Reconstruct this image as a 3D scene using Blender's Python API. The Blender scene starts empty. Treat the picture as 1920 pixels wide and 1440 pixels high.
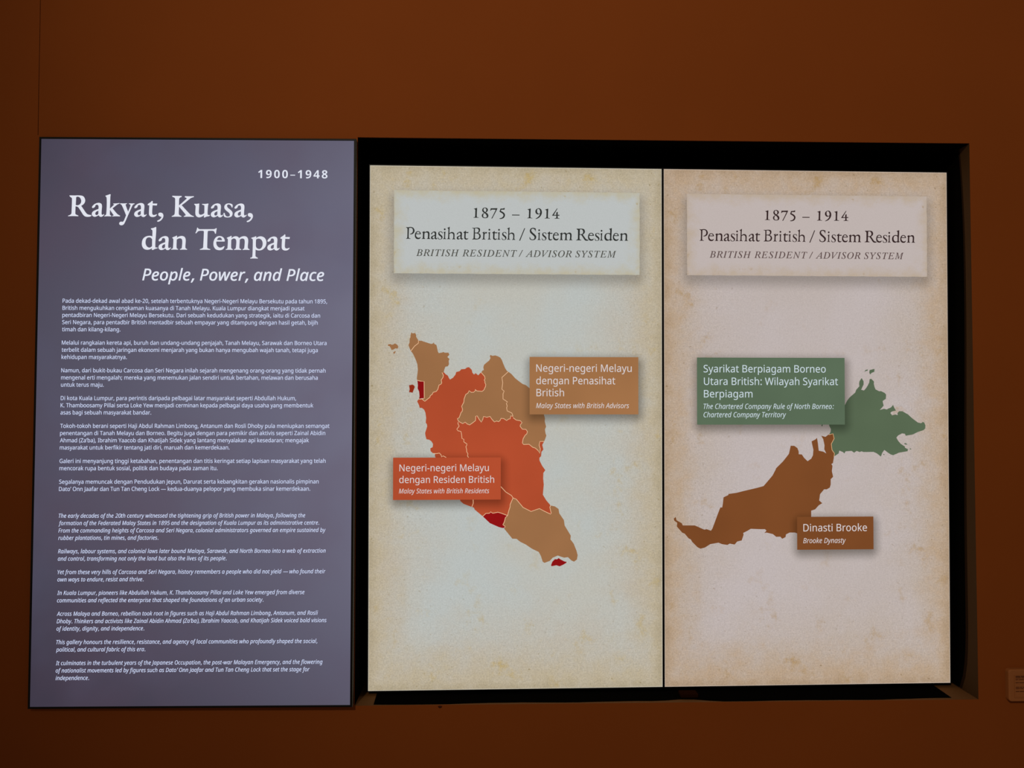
import bpy, bmesh, json, math, random
from mathutils import Vector, Matrix
from mathutils.geometry import tessellate_polygon, delaunay_2d_cdt

sc = bpy.context.scene
COL = sc.collection

# ---------------------------------------------------------------- camera
# metres; x right along the wall, z up (0 = camera height), y into the wall (0 = wall face)
CAM = Vector((0.0, -1.677, 0.0))
RIGHT = Vector((0.99964938, -0.02647428, 0.00047035))
UP = Vector((-0.00119477, -0.02735395, 0.9996251))
FWD = Vector((0.02645149, 0.99927518, 0.02737599))
cd = bpy.data.cameras.new('camera')
cam = bpy.data.objects.new('camera', cd)
COL.objects.link(cam)
m = Matrix.Identity(4)
for i in range(3):
    m[i][0] = RIGHT[i]; m[i][1] = UP[i]; m[i][2] = -FWD[i]; m[i][3] = CAM[i]
cam.matrix_world = m
cd.sensor_fit = 'HORIZONTAL'
cd.sensor_width = 36.0
cd.lens = 36.0 * 1400.0 / 1920.0
cd.clip_start = 0.02
sc.camera = cam

# ---------------------------------------------------------------- world, lights, exposure
sc.view_settings.view_transform = 'Standard'
sc.view_settings.look = 'None'
sc.view_settings.gamma = 1.0
sc.view_settings.use_curve_mapping = False
sc.view_settings.exposure = 0.0
w = bpy.data.worlds.new('gallery_gloom'); sc.world = w
w.use_nodes = True
w.node_tree.nodes['Background'].inputs[0].default_value = (1.0, 0.72, 0.5, 1)
w.node_tree.nodes['Background'].inputs[1].default_value = 0.11

def lamp(name, kind, loc, target, energy, color, **kw):
    d = bpy.data.lights.new(name, kind); d.energy = energy; d.color = color
    for k, v in kw.items(): setattr(d, k, v)
    o = bpy.data.objects.new(name, d); COL.objects.link(o)
    o.location = loc
    o.rotation_euler = (Vector(target) - Vector(loc)).to_track_quat('-Z', 'Y').to_euler()
    return o
lamp('ceiling_spotlight', 'SPOT', (-0.9, -3.5, 2.0), (0.72, 0.0, 0.62), 231.0, (1.0, 0.84, 0.64), spot_size=1.222, spot_blend=1.0, shadow_soft_size=0.09)

# ---------------------------------------------------------------- helpers
def srgb(r, g, b):
    f = lambda c: (c / 255 / 12.92) if c <= 10 else (((c / 255) + 0.055) / 1.055) ** 2.4
    return (f(r), f(g), f(b), 1.0)

def tag(o, label=None, cat=None, group=None, kind=None):
    if label: o['label'] = label
    if cat: o['category'] = cat
    if group: o['group'] = group
    if kind: o['kind'] = kind
    return o

def link(name, me, mat, parent=None, loc=None):
    o = bpy.data.objects.new(name, me); COL.objects.link(o)
    if mat: me.materials.append(mat)
    if parent: o.parent = parent
    if loc: o.location = loc
    return o

def mesh(name, verts, faces, smooth=False):
    me = bpy.data.meshes.new(name); me.from_pydata([tuple(v) for v in verts], [], faces)
    me.update()
    if smooth:
        for p in me.polygons: p.use_smooth = True
    return me

def box_bm(bm, x0, x1, y0, y1, z0, z1, bev=0.0, seg=2):
    vs = [bm.verts.new((x, y, z)) for x in (x0, x1) for y in (y0, y1) for z in (z0, z1)]
    f = [(0, 1, 3, 2), (4, 6, 7, 5), (0, 4, 5, 1), (2, 3, 7, 6), (0, 2, 6, 4), (1, 5, 7, 3)]
    fs = [bm.faces.new([vs[i] for i in q]) for q in f]
    if bev:
        es = list({e for fc in fs for e in fc.edges})
        bmesh.ops.bevel(bm, geom=es, offset=bev, segments=seg, affect='EDGES', profile=0.5)

def bm_obj(name, bm, mat, parent=None, loc=None):
    bmesh.ops.recalc_face_normals(bm, faces=bm.faces)
    me = bpy.data.meshes.new(name); bm.to_mesh(me); bm.free()
    return link(name, me, mat, parent, loc)

def box(name, x0, x1, y0, y1, z0, z1, mat, parent=None, bev=0.0):
    bm = bmesh.new(); box_bm(bm, x0, x1, y0, y1, z0, z1, bev)
    return bm_obj(name, bm, mat, parent)

def ring(name, hx, hz, wd, y0, y1, mat, parent, back=None, bev=0.0008):
    """rectangular picture-frame ring, inner half size hx/hz, border wd; back(x,z) overrides the rear depth"""
    V = []
    prof = [(0, y1), (0, y0 + bev), (bev, y0), (wd - bev, y0), (wd, y0 + bev), (wd, y1)]
    for sx, sz in ((-1, -1), (1, -1), (1, 1), (-1, 1)):
        for o, y in prof:
            x, z = sx * (hx + o), sz * (hz + o)
            V.append((x, back(x, z) if (back and y == y1) else y, z))
    n = len(prof); F = []
    for c in range(4):
        for k in range(n):
            a = c * n + k; b = c * n + (k + 1) % n
            d = ((c + 1) % 4) * n + k; e = ((c + 1) % 4) * n + (k + 1) % n
            F.append((a, d, e, b))
    me = mesh(name, V, F)
    bm = bmesh.new(); bm.from_mesh(me); bmesh.ops.recalc_face_normals(bm, faces=bm.faces); bm.to_mesh(me); bm.free()
    return link(name, me, mat, parent)

# ---------------------------------------------------------------- node helper
class NT:
    def __init__(s, name):
        s.m = bpy.data.materials.new(name); s.m.use_nodes = True
        s.t = s.m.node_tree; s.t.nodes.clear()
        s.out = s.t.nodes.new('ShaderNodeOutputMaterial')
    def n(s, typ, ins=(), **kw):
        nd = s.t.nodes.new(typ)
        for k, v in kw.items(): setattr(nd, k, v)
        for k, v in (ins.items() if isinstance(ins, dict) else enumerate(ins)):
            if v is None: continue
            if hasattr(v, 'is_output'): s.t.links.new(v, nd.inputs[k])
            else: nd.inputs[k].default_value = v
        return nd
    def math(s, op, *a, clamp=False):
        return s.n('ShaderNodeMath', a, operation=op, use_clamp=clamp).outputs[0]
    def vec(s, op, *a):
        nd = s.n('ShaderNodeVectorMath', a, operation=op)
        return nd.outputs[1] if op in ('LENGTH', 'DOT_PRODUCT', 'DISTANCE') else nd.outputs[0]
    def step(s, v, a, b, lo=0.0, hi=1.0, smooth=True):
        return s.n('ShaderNodeMapRange', {0: v, 1: a, 2: b, 3: lo, 4: hi}, interpolation_type='SMOOTHSTEP' if smooth else 'LINEAR').outputs[0]
    def mix(s, f, a, b, mode='MIX'):
        nd = s.n('ShaderNodeMix', data_type='RGBA', blend_type=mode)
        for k, v in ((0, f), (6, a), (7, b)):
            if hasattr(v, 'is_output'): s.t.links.new(v, nd.inputs[k])
            else: nd.inputs[k].default_value = v
        return nd.outputs[2]
    def noise(s, co, scale, detail=3.0, rough=0.55):
        return s.n('ShaderNodeTexNoise', {'Vector': co, 'Scale': scale, 'Detail': detail, 'Roughness': rough}).outputs[0]
    def emit(s, col, strength=1.0, sample=True):
        e = s.n('ShaderNodeEmission', {0: col, 1: strength})
        s.t.links.new(e.outputs[0], s.out.inputs[0])
        if not sample: s.m.cycles.emission_sampling = 'NONE'
        return s.m

def paint(name, col, rough=0.7, bump=0.0, bscale=300.0, var=0.0, metal=0.0, spec=0.5):
    t = NT(name)
    co = t.n('ShaderNodeTexCoord').outputs['Object']
    c = col
    if var:
        f = t.noise(co, 2.3, 4.0)
        c = t.mix(t.step(f, 0.3, 0.7), tuple(x * (1 - var) for x in col[:3]) + (1,), tuple(x * (1 + var) for x in col[:3]) + (1,))
    p = t.n('ShaderNodeBsdfPrincipled', {'Base Color': c, 'Roughness': rough, 'Metallic': metal, 'Specular IOR Level': spec})
    if bump:
        b = t.n('ShaderNodeBump', {'Strength': bump, 'Distance': 0.001, 'Height': t.noise(co, bscale, 4.0)})
        t.t.links.new(b.outputs[0], p.inputs['Normal'])
    t.t.links.new(p.outputs[0], t.out.inputs[0])
    return t.m

def box_shadow(t, co, u0, u1, v0, v1, blur, strength):
    """soft-edged rectangle of the displayed graphic (the drop shadow drawn behind its cards): returns a factor 0..strength"""
    c = ((u0 + u1) / 2, 0, (v0 + v1) / 2); h = ((u1 - u0) / 2 - blur * 0.3, 5.0, (v1 - v0) / 2 - blur * 0.3)
    a = t.vec('SUBTRACT', t.vec('ABSOLUTE', t.vec('SUBTRACT', co, c)), h)
    d = t.vec('LENGTH', t.vec('MAXIMUM', a, (0, 0, 0)))
    return t.step(d, 0.0, blur, strength, 0.0)

# ---------------------------------------------------------------- lettering data (outlines in units of 1/1000 em)
FONT = json.loads(r'''{"R":{"(":"300|40 274 44 355 56 434 75 510 104 583 141 651 187 714 270 714 209 615 164 507 138 392 129 275 133 198 145 122 165 47 192 -24 227 -93 269 -158 187 -158 141 -96 104 -29 75 42 56 117 44 195",")":"300|260 274 256 195 244 117 225 42 196 -29 159 -96 113 -158 31 -158 73 -93 108 -24 135 47 155 122 167 198 171 275 167 353 155 431 135 507 108 580 73 649 30 714 113 714 159 651 196 583 225 510 244 434 256 355",",":"268|192 105 169 29 138 -52 106 -129 41 -129 60 -48 78 38 91 116 185 116","-":"322|40 229 40 307 282 307 282 229",".":"268|72 54 76 85 90 106 110 117 133 121 157 117 177 106 191 85 196 54 191 23 177 2 157 -10 133 -14 110 -10 90 2 76 23","0":"572|523 358 520 276 510 203 493 140 468 87 436 46 394 15 344 -4 285 -10 212 1 152 34 107 88 74 160 55 251 49 358 55 465 72 556 103 628 148 682 208 714 285 725 358 714 418 682 464 628 497 556 516 465;137 358 141 268 151 195 171 138 198 97 236 73 285 65 334 73 371 97 400 137 419 194 430 268 434 358 430 448 419 520 400 577 371 617 334 642 285 650 236 642 198 617 170 577 151 520 141 448","1":"572|355 0 269 0 269 499 269 548 271 585 273 622 244 595 211 567 135 505 89 564 282 714 355 714","2":"572|520 0 48 0 48 73 235 262 326 358 358 400 382 440 396 483 401 529 392 581 366 618 326 641 275 649 226 644 183 631 103 581 56 640 117 683 190 713 275 724 337 718 390 701 433 673 464 635 484 589 491 534 485 480 468 429 440 380 404 333 308 231 159 84 159 80 520 80","5":"572|275 438 343 432 402 413 450 383 485 341 508 290 515 228 507 159 483 100 444 53 391 18 326 -3 248 -10 144 0 100 12 63 29 63 112 103 92 150 77 249 65 299 69 341 81 377 103 403 132 419 171 425 219 414 281 382 326 326 355 246 364 182 359 124 349 80 377 107 714 465 714 465 634 182 634 165 427 211 434","8":"572|285 724 344 719 396 704 439 680 471 647 492 604 499 553 494 513 480 478 459 448 431 421 363 378 443 330 475 302 500 269 517 230 522 185 515 129 493 81 458 43 411 14 354 -4 288 -10 217 -4 157 13 110 41 76 78 56 126 49 182 54 228 69 267 93 300 124 329 197 373 133 418 108 446 88 477 76 513 72 554 79 605 100 646 133 680 176 704 227 719;135 181 144 133 172 94 219 69 286 60 350 69 397 94 426 134 436 184 431 217 417 245 395 271 365 293 286 331 270 337 196 296 170 272 150 246 139 216;284 653 234 646 193 626 167 594 158 550 162 516 175 488 196 465 223 445 289 412 351 445 376 465 395 488 408 517 412 550 403 594 377 626 336 646","9":"572|520 409 511 287 500 229 482 173 457 123 424 78 382 41 330 13 267 -4 192 -10 145 -7 102 0 102 75 144 65 190 62 254 68 305 85 346 112 378 147 401 190 417 239 431 350 425 350 387 308 331 278 296 270 255 267 198 273 147 292 106 324 75 366 56 419 50 483 57 553 78 612 113 660 158 695 214 717 278 724 327 719 373 704 414 680 450 646 479 602 501 548 515 484;278 650 222 640 176 609 147 557 137 484 145 422 171 375 213 346 274 336 319 341 357 355 388 378 411 405 426 435 431 467 421 531 393 591 371 615 345 634 314 646",":":"268|72 54 76 85 90 106 110 117 133 121 157 117 177 106 191 85 196 54 191 23 177 2 157 -10 133 -14 110 -10 90 2 76 23;72 482 76 514 90 535 110 546 133 550 157 546 177 535 191 514 196 482 191 451 177 430 157 418 133 414 110 418 90 430 76 451",";":"268|183 105 160 29 129 -52 97 -129 31 -129 46 -69 60 -4 72 59 82 116 176 116;70 482 74 514 88 535 108 546 131 550 155 546 175 535 189 514 194 482 189 451 175 430 155 418 131 414 108 418 88 430 74 451","A":"639|545 0 459 221 176 221 91 0 0 0 279 717 360 717 638 0;352 517 342 546 328 589 318 624 307 583 296 546 287 517 206 301 432 301","B":"650|301 714 419 704 503 674 542 642 564 596 572 537 568 497 556 462 537 433 510 408 477 390 436 379 436 374 479 364 517 348 550 325 575 294 591 254 596 203 588 143 566 92 530 52 480 23 420 6 348 0 97 0 97 714;319 410 396 417 445 439 470 476 479 527 469 578 437 611 384 631 305 637 187 637 187 410;187 335 187 76 331 76 412 85 463 113 491 156 500 210 496 245 483 276 461 301 428 319 383 331 324 335","C":"632|403 645 349 640 300 625 258 601 222 568 194 527 173 477 160 421 156 357 163 275 183 204 218 146 265 104 327 78 402 69 491 77 573 97 573 19 490 -3 389 -10 289 1 207 35 143 89 97 163 70 253 61 358 67 435 83 506 111 568 149 622 198 665 257 698 326 717 404 724 510 713 558 700 601 682 565 606 491 633 449 642","D":"730|669 364 658 254 624 163 591 113 548 73 497 41 405 10 296 0 97 0 97 714 317 714 418 704 504 674 574 625 626 556 658 470;574 361 566 448 542 517 504 570 450 607 384 630 304 637 187 637 187 77 284 77 373 85 445 109 501 148 542 204 566 275","G":"728|407 377 654 377 654 27 537 -1 403 -10 301 1 216 34 149 88 100 161 71 252 61 357 72 461 105 551 159 624 231 678 323 713 431 724 544 713 644 682 610 604 524 633 476 642 426 645 347 636 280 610 226 568 187 510 163 440 155 357 162 277 182 206 218 148 269 104 337 77 424 68 504 73 564 85 564 297 407 297","H":"741|643 0 553 0 553 333 187 333 187 0 97 0 97 714 187 714 187 412 553 412 553 714 643 714","I":"339|298 0 40 0 40 52 124 71 124 642 40 662 40 714 298 714 298 662 214 642 214 71 298 52","J":"273|-4 -190 -46 -186 -78 -177 -78 -101 -44 -108 -6 -111 42 -101 62 -87 78 -66 88 -36 92 4 92 714 182 714 182 11 176 -52 159 -102 131 -141 94 -168 49 -185","K":"619|619 0 513 0 260 341 187 277 187 0 97 0 97 714 187 714 187 362 248 430 310 498 503 714 608 714 325 403","L":"524|97 0 97 714 187 714 187 80 499 80 499 0","M":"907|412 0 177 626 173 626 176 575 179 507 180 433 180 0 97 0 97 714 230 714 450 129 454 129 678 714 810 714 810 0 721 0 721 439 722 508 725 573 728 625 724 625 486 0","N":"760|663 0 558 0 176 593 172 593 175 538 178 471 180 399 180 0 97 0 97 714 201 714 582 123 586 123 583 171 580 241 579 311 579 714 663 714","O":"781|720 358 715 279 699 207 673 145 636 91 590 48 533 16 467 -3 391 -10 312 -3 245 16 188 48 142 91 106 145 81 208 66 280 61 359 70 462 97 551 142 624 206 679 290 713 392 725 490 714 572 679 636 625 682 551 711 462;156 358 162 274 181 203 213 145 258 103 318 77 391 68 465 77 523 103 568 146 600 203 619 274 625 358 619 441 600 512 569 569 524 612 465 637 392 646 318 637 258 611 213 569 181 512 162 442","P":"605|286 714 371 708 439 690 490 659 526 617 547 566 554 504 550 461 539 419 520 381 492 347 453 318 404 296 343 283 269 278 187 278 187 0 97 0 97 714;278 637 187 637 187 355 259 355 321 359 372 369 411 388 439 416 456 453 461 500 456 542 441 576 417 603 360 628","R":"622|294 714 375 708 440 691 491 663 526 624 547 573 554 511 549 459 533 416 509 382 479 355 411 320 607 0 502 0 329 295 187 295 187 0 97 0 97 714;289 636 187 636 187 371 294 371 369 380 421 405 451 448 461 507 456 549 442 582 419 606 386 623 343 633","S":"549|502 191 494 132 471 82 433 43 382 14 320 -4 247 -10 171 -6 104 5 51 24 51 110 140 81 195 71 251 68 300 71 340 82 371 99 394 122 408 150 412 183 408 215 397 242 377 265 345 286 244 330 163 366 106 411 86 438 71 468 63 502 60 542 67 595 89 639 124 675 169 702 225 718 288 724 396 713 485 684 457 607 376 634 286 645 245 642 211 632 185 616 166 595 155 570 151 541 155 508 166 481 186 458 215 438 307 397 413 347 452 318 479 284 496 242","T":"556|323 0 233 0 233 635 10 635 10 714 545 714 545 635 323 635","U":"731|640 252 632 182 610 118 572 65 518 24 449 -1 362 -10 280 -2 213 22 159 62 121 116 98 180 90 254 90 714 180 714 180 251 185 197 201 152 226 116 263 89 310 73 367 68 426 74 472 91 508 119 532 156 546 201 551 252 551 714 640 714","W":"930|917 714 727 0 636 0 497 468 485 511 474 553 465 587 461 609 457 587 450 553 439 510 427 465 292 0 201 0 12 714 106 714 217 278 228 232 237 188 245 147 251 108 257 149 266 192 277 238 289 283 415 714 508 714 639 280 652 233 663 188 671 145 678 108 686 160 698 218 713 279 823 714","Y":"566|283 363 469 714 566 714 328 277 328 0 238 0 238 273 0 714 98 714","Z":"572|533 0 38 0 38 68 414 634 50 634 50 714 523 714 523 646 147 80 533 80","a":"561|288 545 348 540 396 526 433 502 459 468 475 422 480 365 480 0 416 0 399 76 395 76 347 27 321 11 291 -1 215 -10 169 -6 128 7 94 29 68 59 51 100 46 149 53 198 74 239 109 272 159 297 223 313 303 320 394 323 394 355 387 412 365 448 330 467 283 474 242 471 203 461 132 433 105 499 188 531 237 542;314 259 229 249 175 227 147 193 137 148 144 109 164 82 196 66 235 61 297 70 348 98 373 128 388 166 393 214 393 262","b":"615|173 575 171 511 168 465 173 465 200 496 236 522 282 539 339 545 401 537 455 514 499 475 533 422 553 352 560 268 553 183 532 114 499 60 455 21 401 -2 339 -10 282 -4 236 13 200 38 173 68 166 68 148 0 85 0 85 760 173 760;324 472 273 467 234 450 206 423 187 384 176 334 173 271 173 267 181 180 205 115 233 86 273 69 326 63 370 69 406 87 433 116 460 181 469 269 460 357 433 421 406 449 369 466","c":"480|300 -10 233 -3 173 19 124 56 86 109 63 178 55 265 63 355 88 426 127 480 177 517 238 539 306 546 385 537 447 517 420 444 364 461 304 469 255 463 215 446 184 417 163 378 150 327 146 266 150 207 163 157 184 117 214 89 252 72 299 66 376 75 438 97 438 19 378 -2","d":"615|275 -10 213 -2 159 21 115 59 82 113 62 183 55 267 62 351 82 421 115 475 160 515 214 538 276 546 349 535 403 507 442 467 448 467 444 505 442 546 442 760 530 760 530 0 459 0 446 72 442 72 403 30 349 1 314 -7;289 63 340 68 380 84 408 109 434 168 443 250 443 266 435 354 410 419 382 449 341 467 288 473 245 467 209 448 181 416 155 350 146 265 155 180 181 116 209 87 245 69","e":"564|292 546 356 538 410 516 454 480 486 431 506 372 513 304 513 251 146 251 152 195 168 149 192 112 226 86 268 70 317 65 407 74 489 102 489 25 408 -1 313 -10 241 -2 178 21 126 60 87 113 63 182 55 264 62 346 84 415 120 471 167 512 225 537;291 474 235 464 191 433 162 385 148 321 421 321 417 364 407 401 389 431 365 454 332 469","f":"344|332 468 197 468 197 0 109 0 109 468 15 468 15 509 109 539 109 570 114 632 129 682 155 719 189 745 232 760 283 765 341 759 387 747 364 678 327 688 284 693 246 686 218 663 202 626 197 571 197 536 332 536","g":"615|275 546 325 541 370 526 410 501 443 465 448 465 460 536 530 536 530 -9 523 -79 504 -136 471 -182 425 -214 365 -233 290 -240 183 -231 97 -206 97 -125 138 -143 186 -156 295 -167 357 -157 403 -126 433 -79 443 -16 443 5 444 40 446 71 442 71 411 35 373 10 328 -5 276 -10 212 -2 158 22 113 63 81 118 61 186 55 267 61 346 81 414 113 470 157 512 211 538;287 472 245 466 210 448 183 418 163 378 150 327 146 266 155 179 182 114 211 85 246 68 289 62 327 65 359 72 385 86 407 105 423 131 435 163 444 246 444 267 440 333 427 385 406 424 376 451 336 467","h":"618|173 537 171 498 168 462 174 462 193 487 217 508 275 535 341 545 401 540 449 524 488 498 515 461 531 411 537 349 537 0 450 0 450 343 443 400 421 440 384 464 330 472 276 466 236 449 207 422 187 383 177 335 173 277 173 0 85 0 85 760 173 760","i":"258|173 536 173 0 85 0 85 536;130 737 149 734 165 723 177 706 181 681 177 656 165 639 149 628 130 625 110 628 93 639 82 656 78 681 82 706 93 723 110 734","j":"258|22 -240 -22 -236 -55 -228 -55 -157 -24 -164 11 -167 40 -163 64 -149 80 -124 85 -83 85 536 173 536 173 -80 169 -126 157 -166 137 -198 108 -221 70 -235;78 681 82 706 93 723 110 734 130 737 149 734 165 723 177 706 181 681 177 656 165 639 149 628 130 625 110 628 93 639 82 656","k":"534|172 363 171 321 168 276 172 276 190 299 214 329 236 355 407 536 510 536 293 307 525 0 419 0 233 250 172 197 172 0 85 0 85 760 172 760","l":"258|173 0 85 0 85 760 173 760","m":"935|673 546 729 541 774 525 809 499 834 462 849 412 854 349 854 0 767 0 767 345 760 400 740 440 707 464 658 472 611 467 574 452 546 427 521 372 513 296 513 0 426 0 426 345 423 384 414 415 399 440 378 458 350 468 316 472 268 466 231 449 204 422 186 384 176 336 173 278 173 0 85 0 85 536 156 536 169 463 174 463 215 509 270 537 332 546 389 540 435 524 471 496 496 456 501 456 533 496 574 524 622 540","n":"618|343 546 402 541 450 525 488 499 515 462 532 412 537 349 537 0 450 0 450 343 443 400 421 440 384 464 330 472 277 466 236 450 207 422 181 361 173 278 173 0 85 0 85 536 156 536 169 463 174 463 194 489 218 509 277 537","o":"605|551 269 547 206 533 150 512 103 483 63 447 31 405 8 355 -5 301 -10 250 -5 203 8 161 31 125 63 96 103 73 150 60 206 55 269 62 351 85 419 121 474 171 513 232 538 304 546 373 538 432 513 482 474 519 419 543 351;146 269 150 210 163 159 184 118 214 88 254 69 303 63 352 69 392 88 422 118 443 159 456 210 460 269 456 328 443 378 422 418 391 447 352 466 302 472 252 466 213 448 183 418 155 354","p":"615|340 546 402 538 455 515 499 477 533 423 553 354 560 269 553 185 532 115 499 61 455 21 402 -2 339 -10 300 -7 266 1 211 29 173 68 167 68 171 25 173 -20 173 -240 85 -240 85 536 157 536 169 463 173 463 211 505 265 535 300 543;324 472 275 467 237 451 208 426 189 390 177 343 173 286 173 269 176 208 187 157 206 117 234 87 274 69 326 63 371 70 406 90 434 122 453 163 465 213 469 270 460 353 433 417 406 448 369 466","r":"413|335 546 367 544 398 540 387 459 358 464 329 466 299 463 270 453 243 437 220 416 200 391 185 360 176 325 173 286 173 0 85 0 85 536 157 536 167 438 171 438 212 492 238 514 267 531 299 542","s":"479|434 148 427 100 408 61 376 30 334 8 282 -5 220 -10 123 -1 52 24 52 104 129 74 175 64 222 61 280 66 319 82 342 108 349 140 338 176 298 208 217 244 128 284 95 306 71 332 56 364 51 404 57 446 76 481 106 509 171 537 252 546 343 536 423 510 393 440 322 464 246 474 198 470 163 456 142 436 135 409 138 389 148 371 191 341 273 307 360 268 392 246 415 219 429 187","t":"361|264 62 305 65 339 73 339 6 299 -5 249 -10 209 -6 171 4 139 24 114 55 97 98 92 156 92 468 16 468 16 510 93 545 128 659 180 659 180 536 335 536 335 468 180 468 180 158 186 115 203 85 230 68","u":"618|533 536 533 0 461 0 448 71 444 71 424 45 400 25 341 -1 274 -10 215 -5 167 10 128 37 101 74 84 123 79 185 79 536 168 536 168 191 175 135 197 95 234 71 287 63 341 69 381 85 411 113 430 151 441 200 445 257 445 536","v":"508|203 0 0 536 94 536 208 220 225 171 241 119 251 78 255 78 266 120 283 172 300 220 414 536 508 536 304 0","w":"786|431 303 419 344 408 383 400 418 394 445 390 445 384 418 376 383 366 343 354 302 258 1 158 1 11 537 102 537 176 251 191 192 203 136 211 91 215 91 222 121 230 159 240 199 251 235 346 537 442 537 534 235 548 186 562 135 570 92 574 92 581 134 594 190 610 251 685 537 775 537 626 1 523 1","y":"510|1 536 95 536 211 231 229 179 245 130 256 85 260 85 279 150 306 232 415 536 510 536 279 -74 234 -161 206 -195 172 -219 132 -235 84 -240 42 -237 11 -232 11 -162 37 -166 70 -168 99 -165 123 -156 162 -123 189 -73 217 -2","z":"470|431 0 39 0 39 58 327 468 56 468 56 536 424 536 424 470 140 68 431 68","—":"1000|40 229 40 307 960 307 960 229","’":"175|163 703 140 627 109 545 77 469 12 469 26 529 40 593 52 657 62 714 156 714"},
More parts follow.
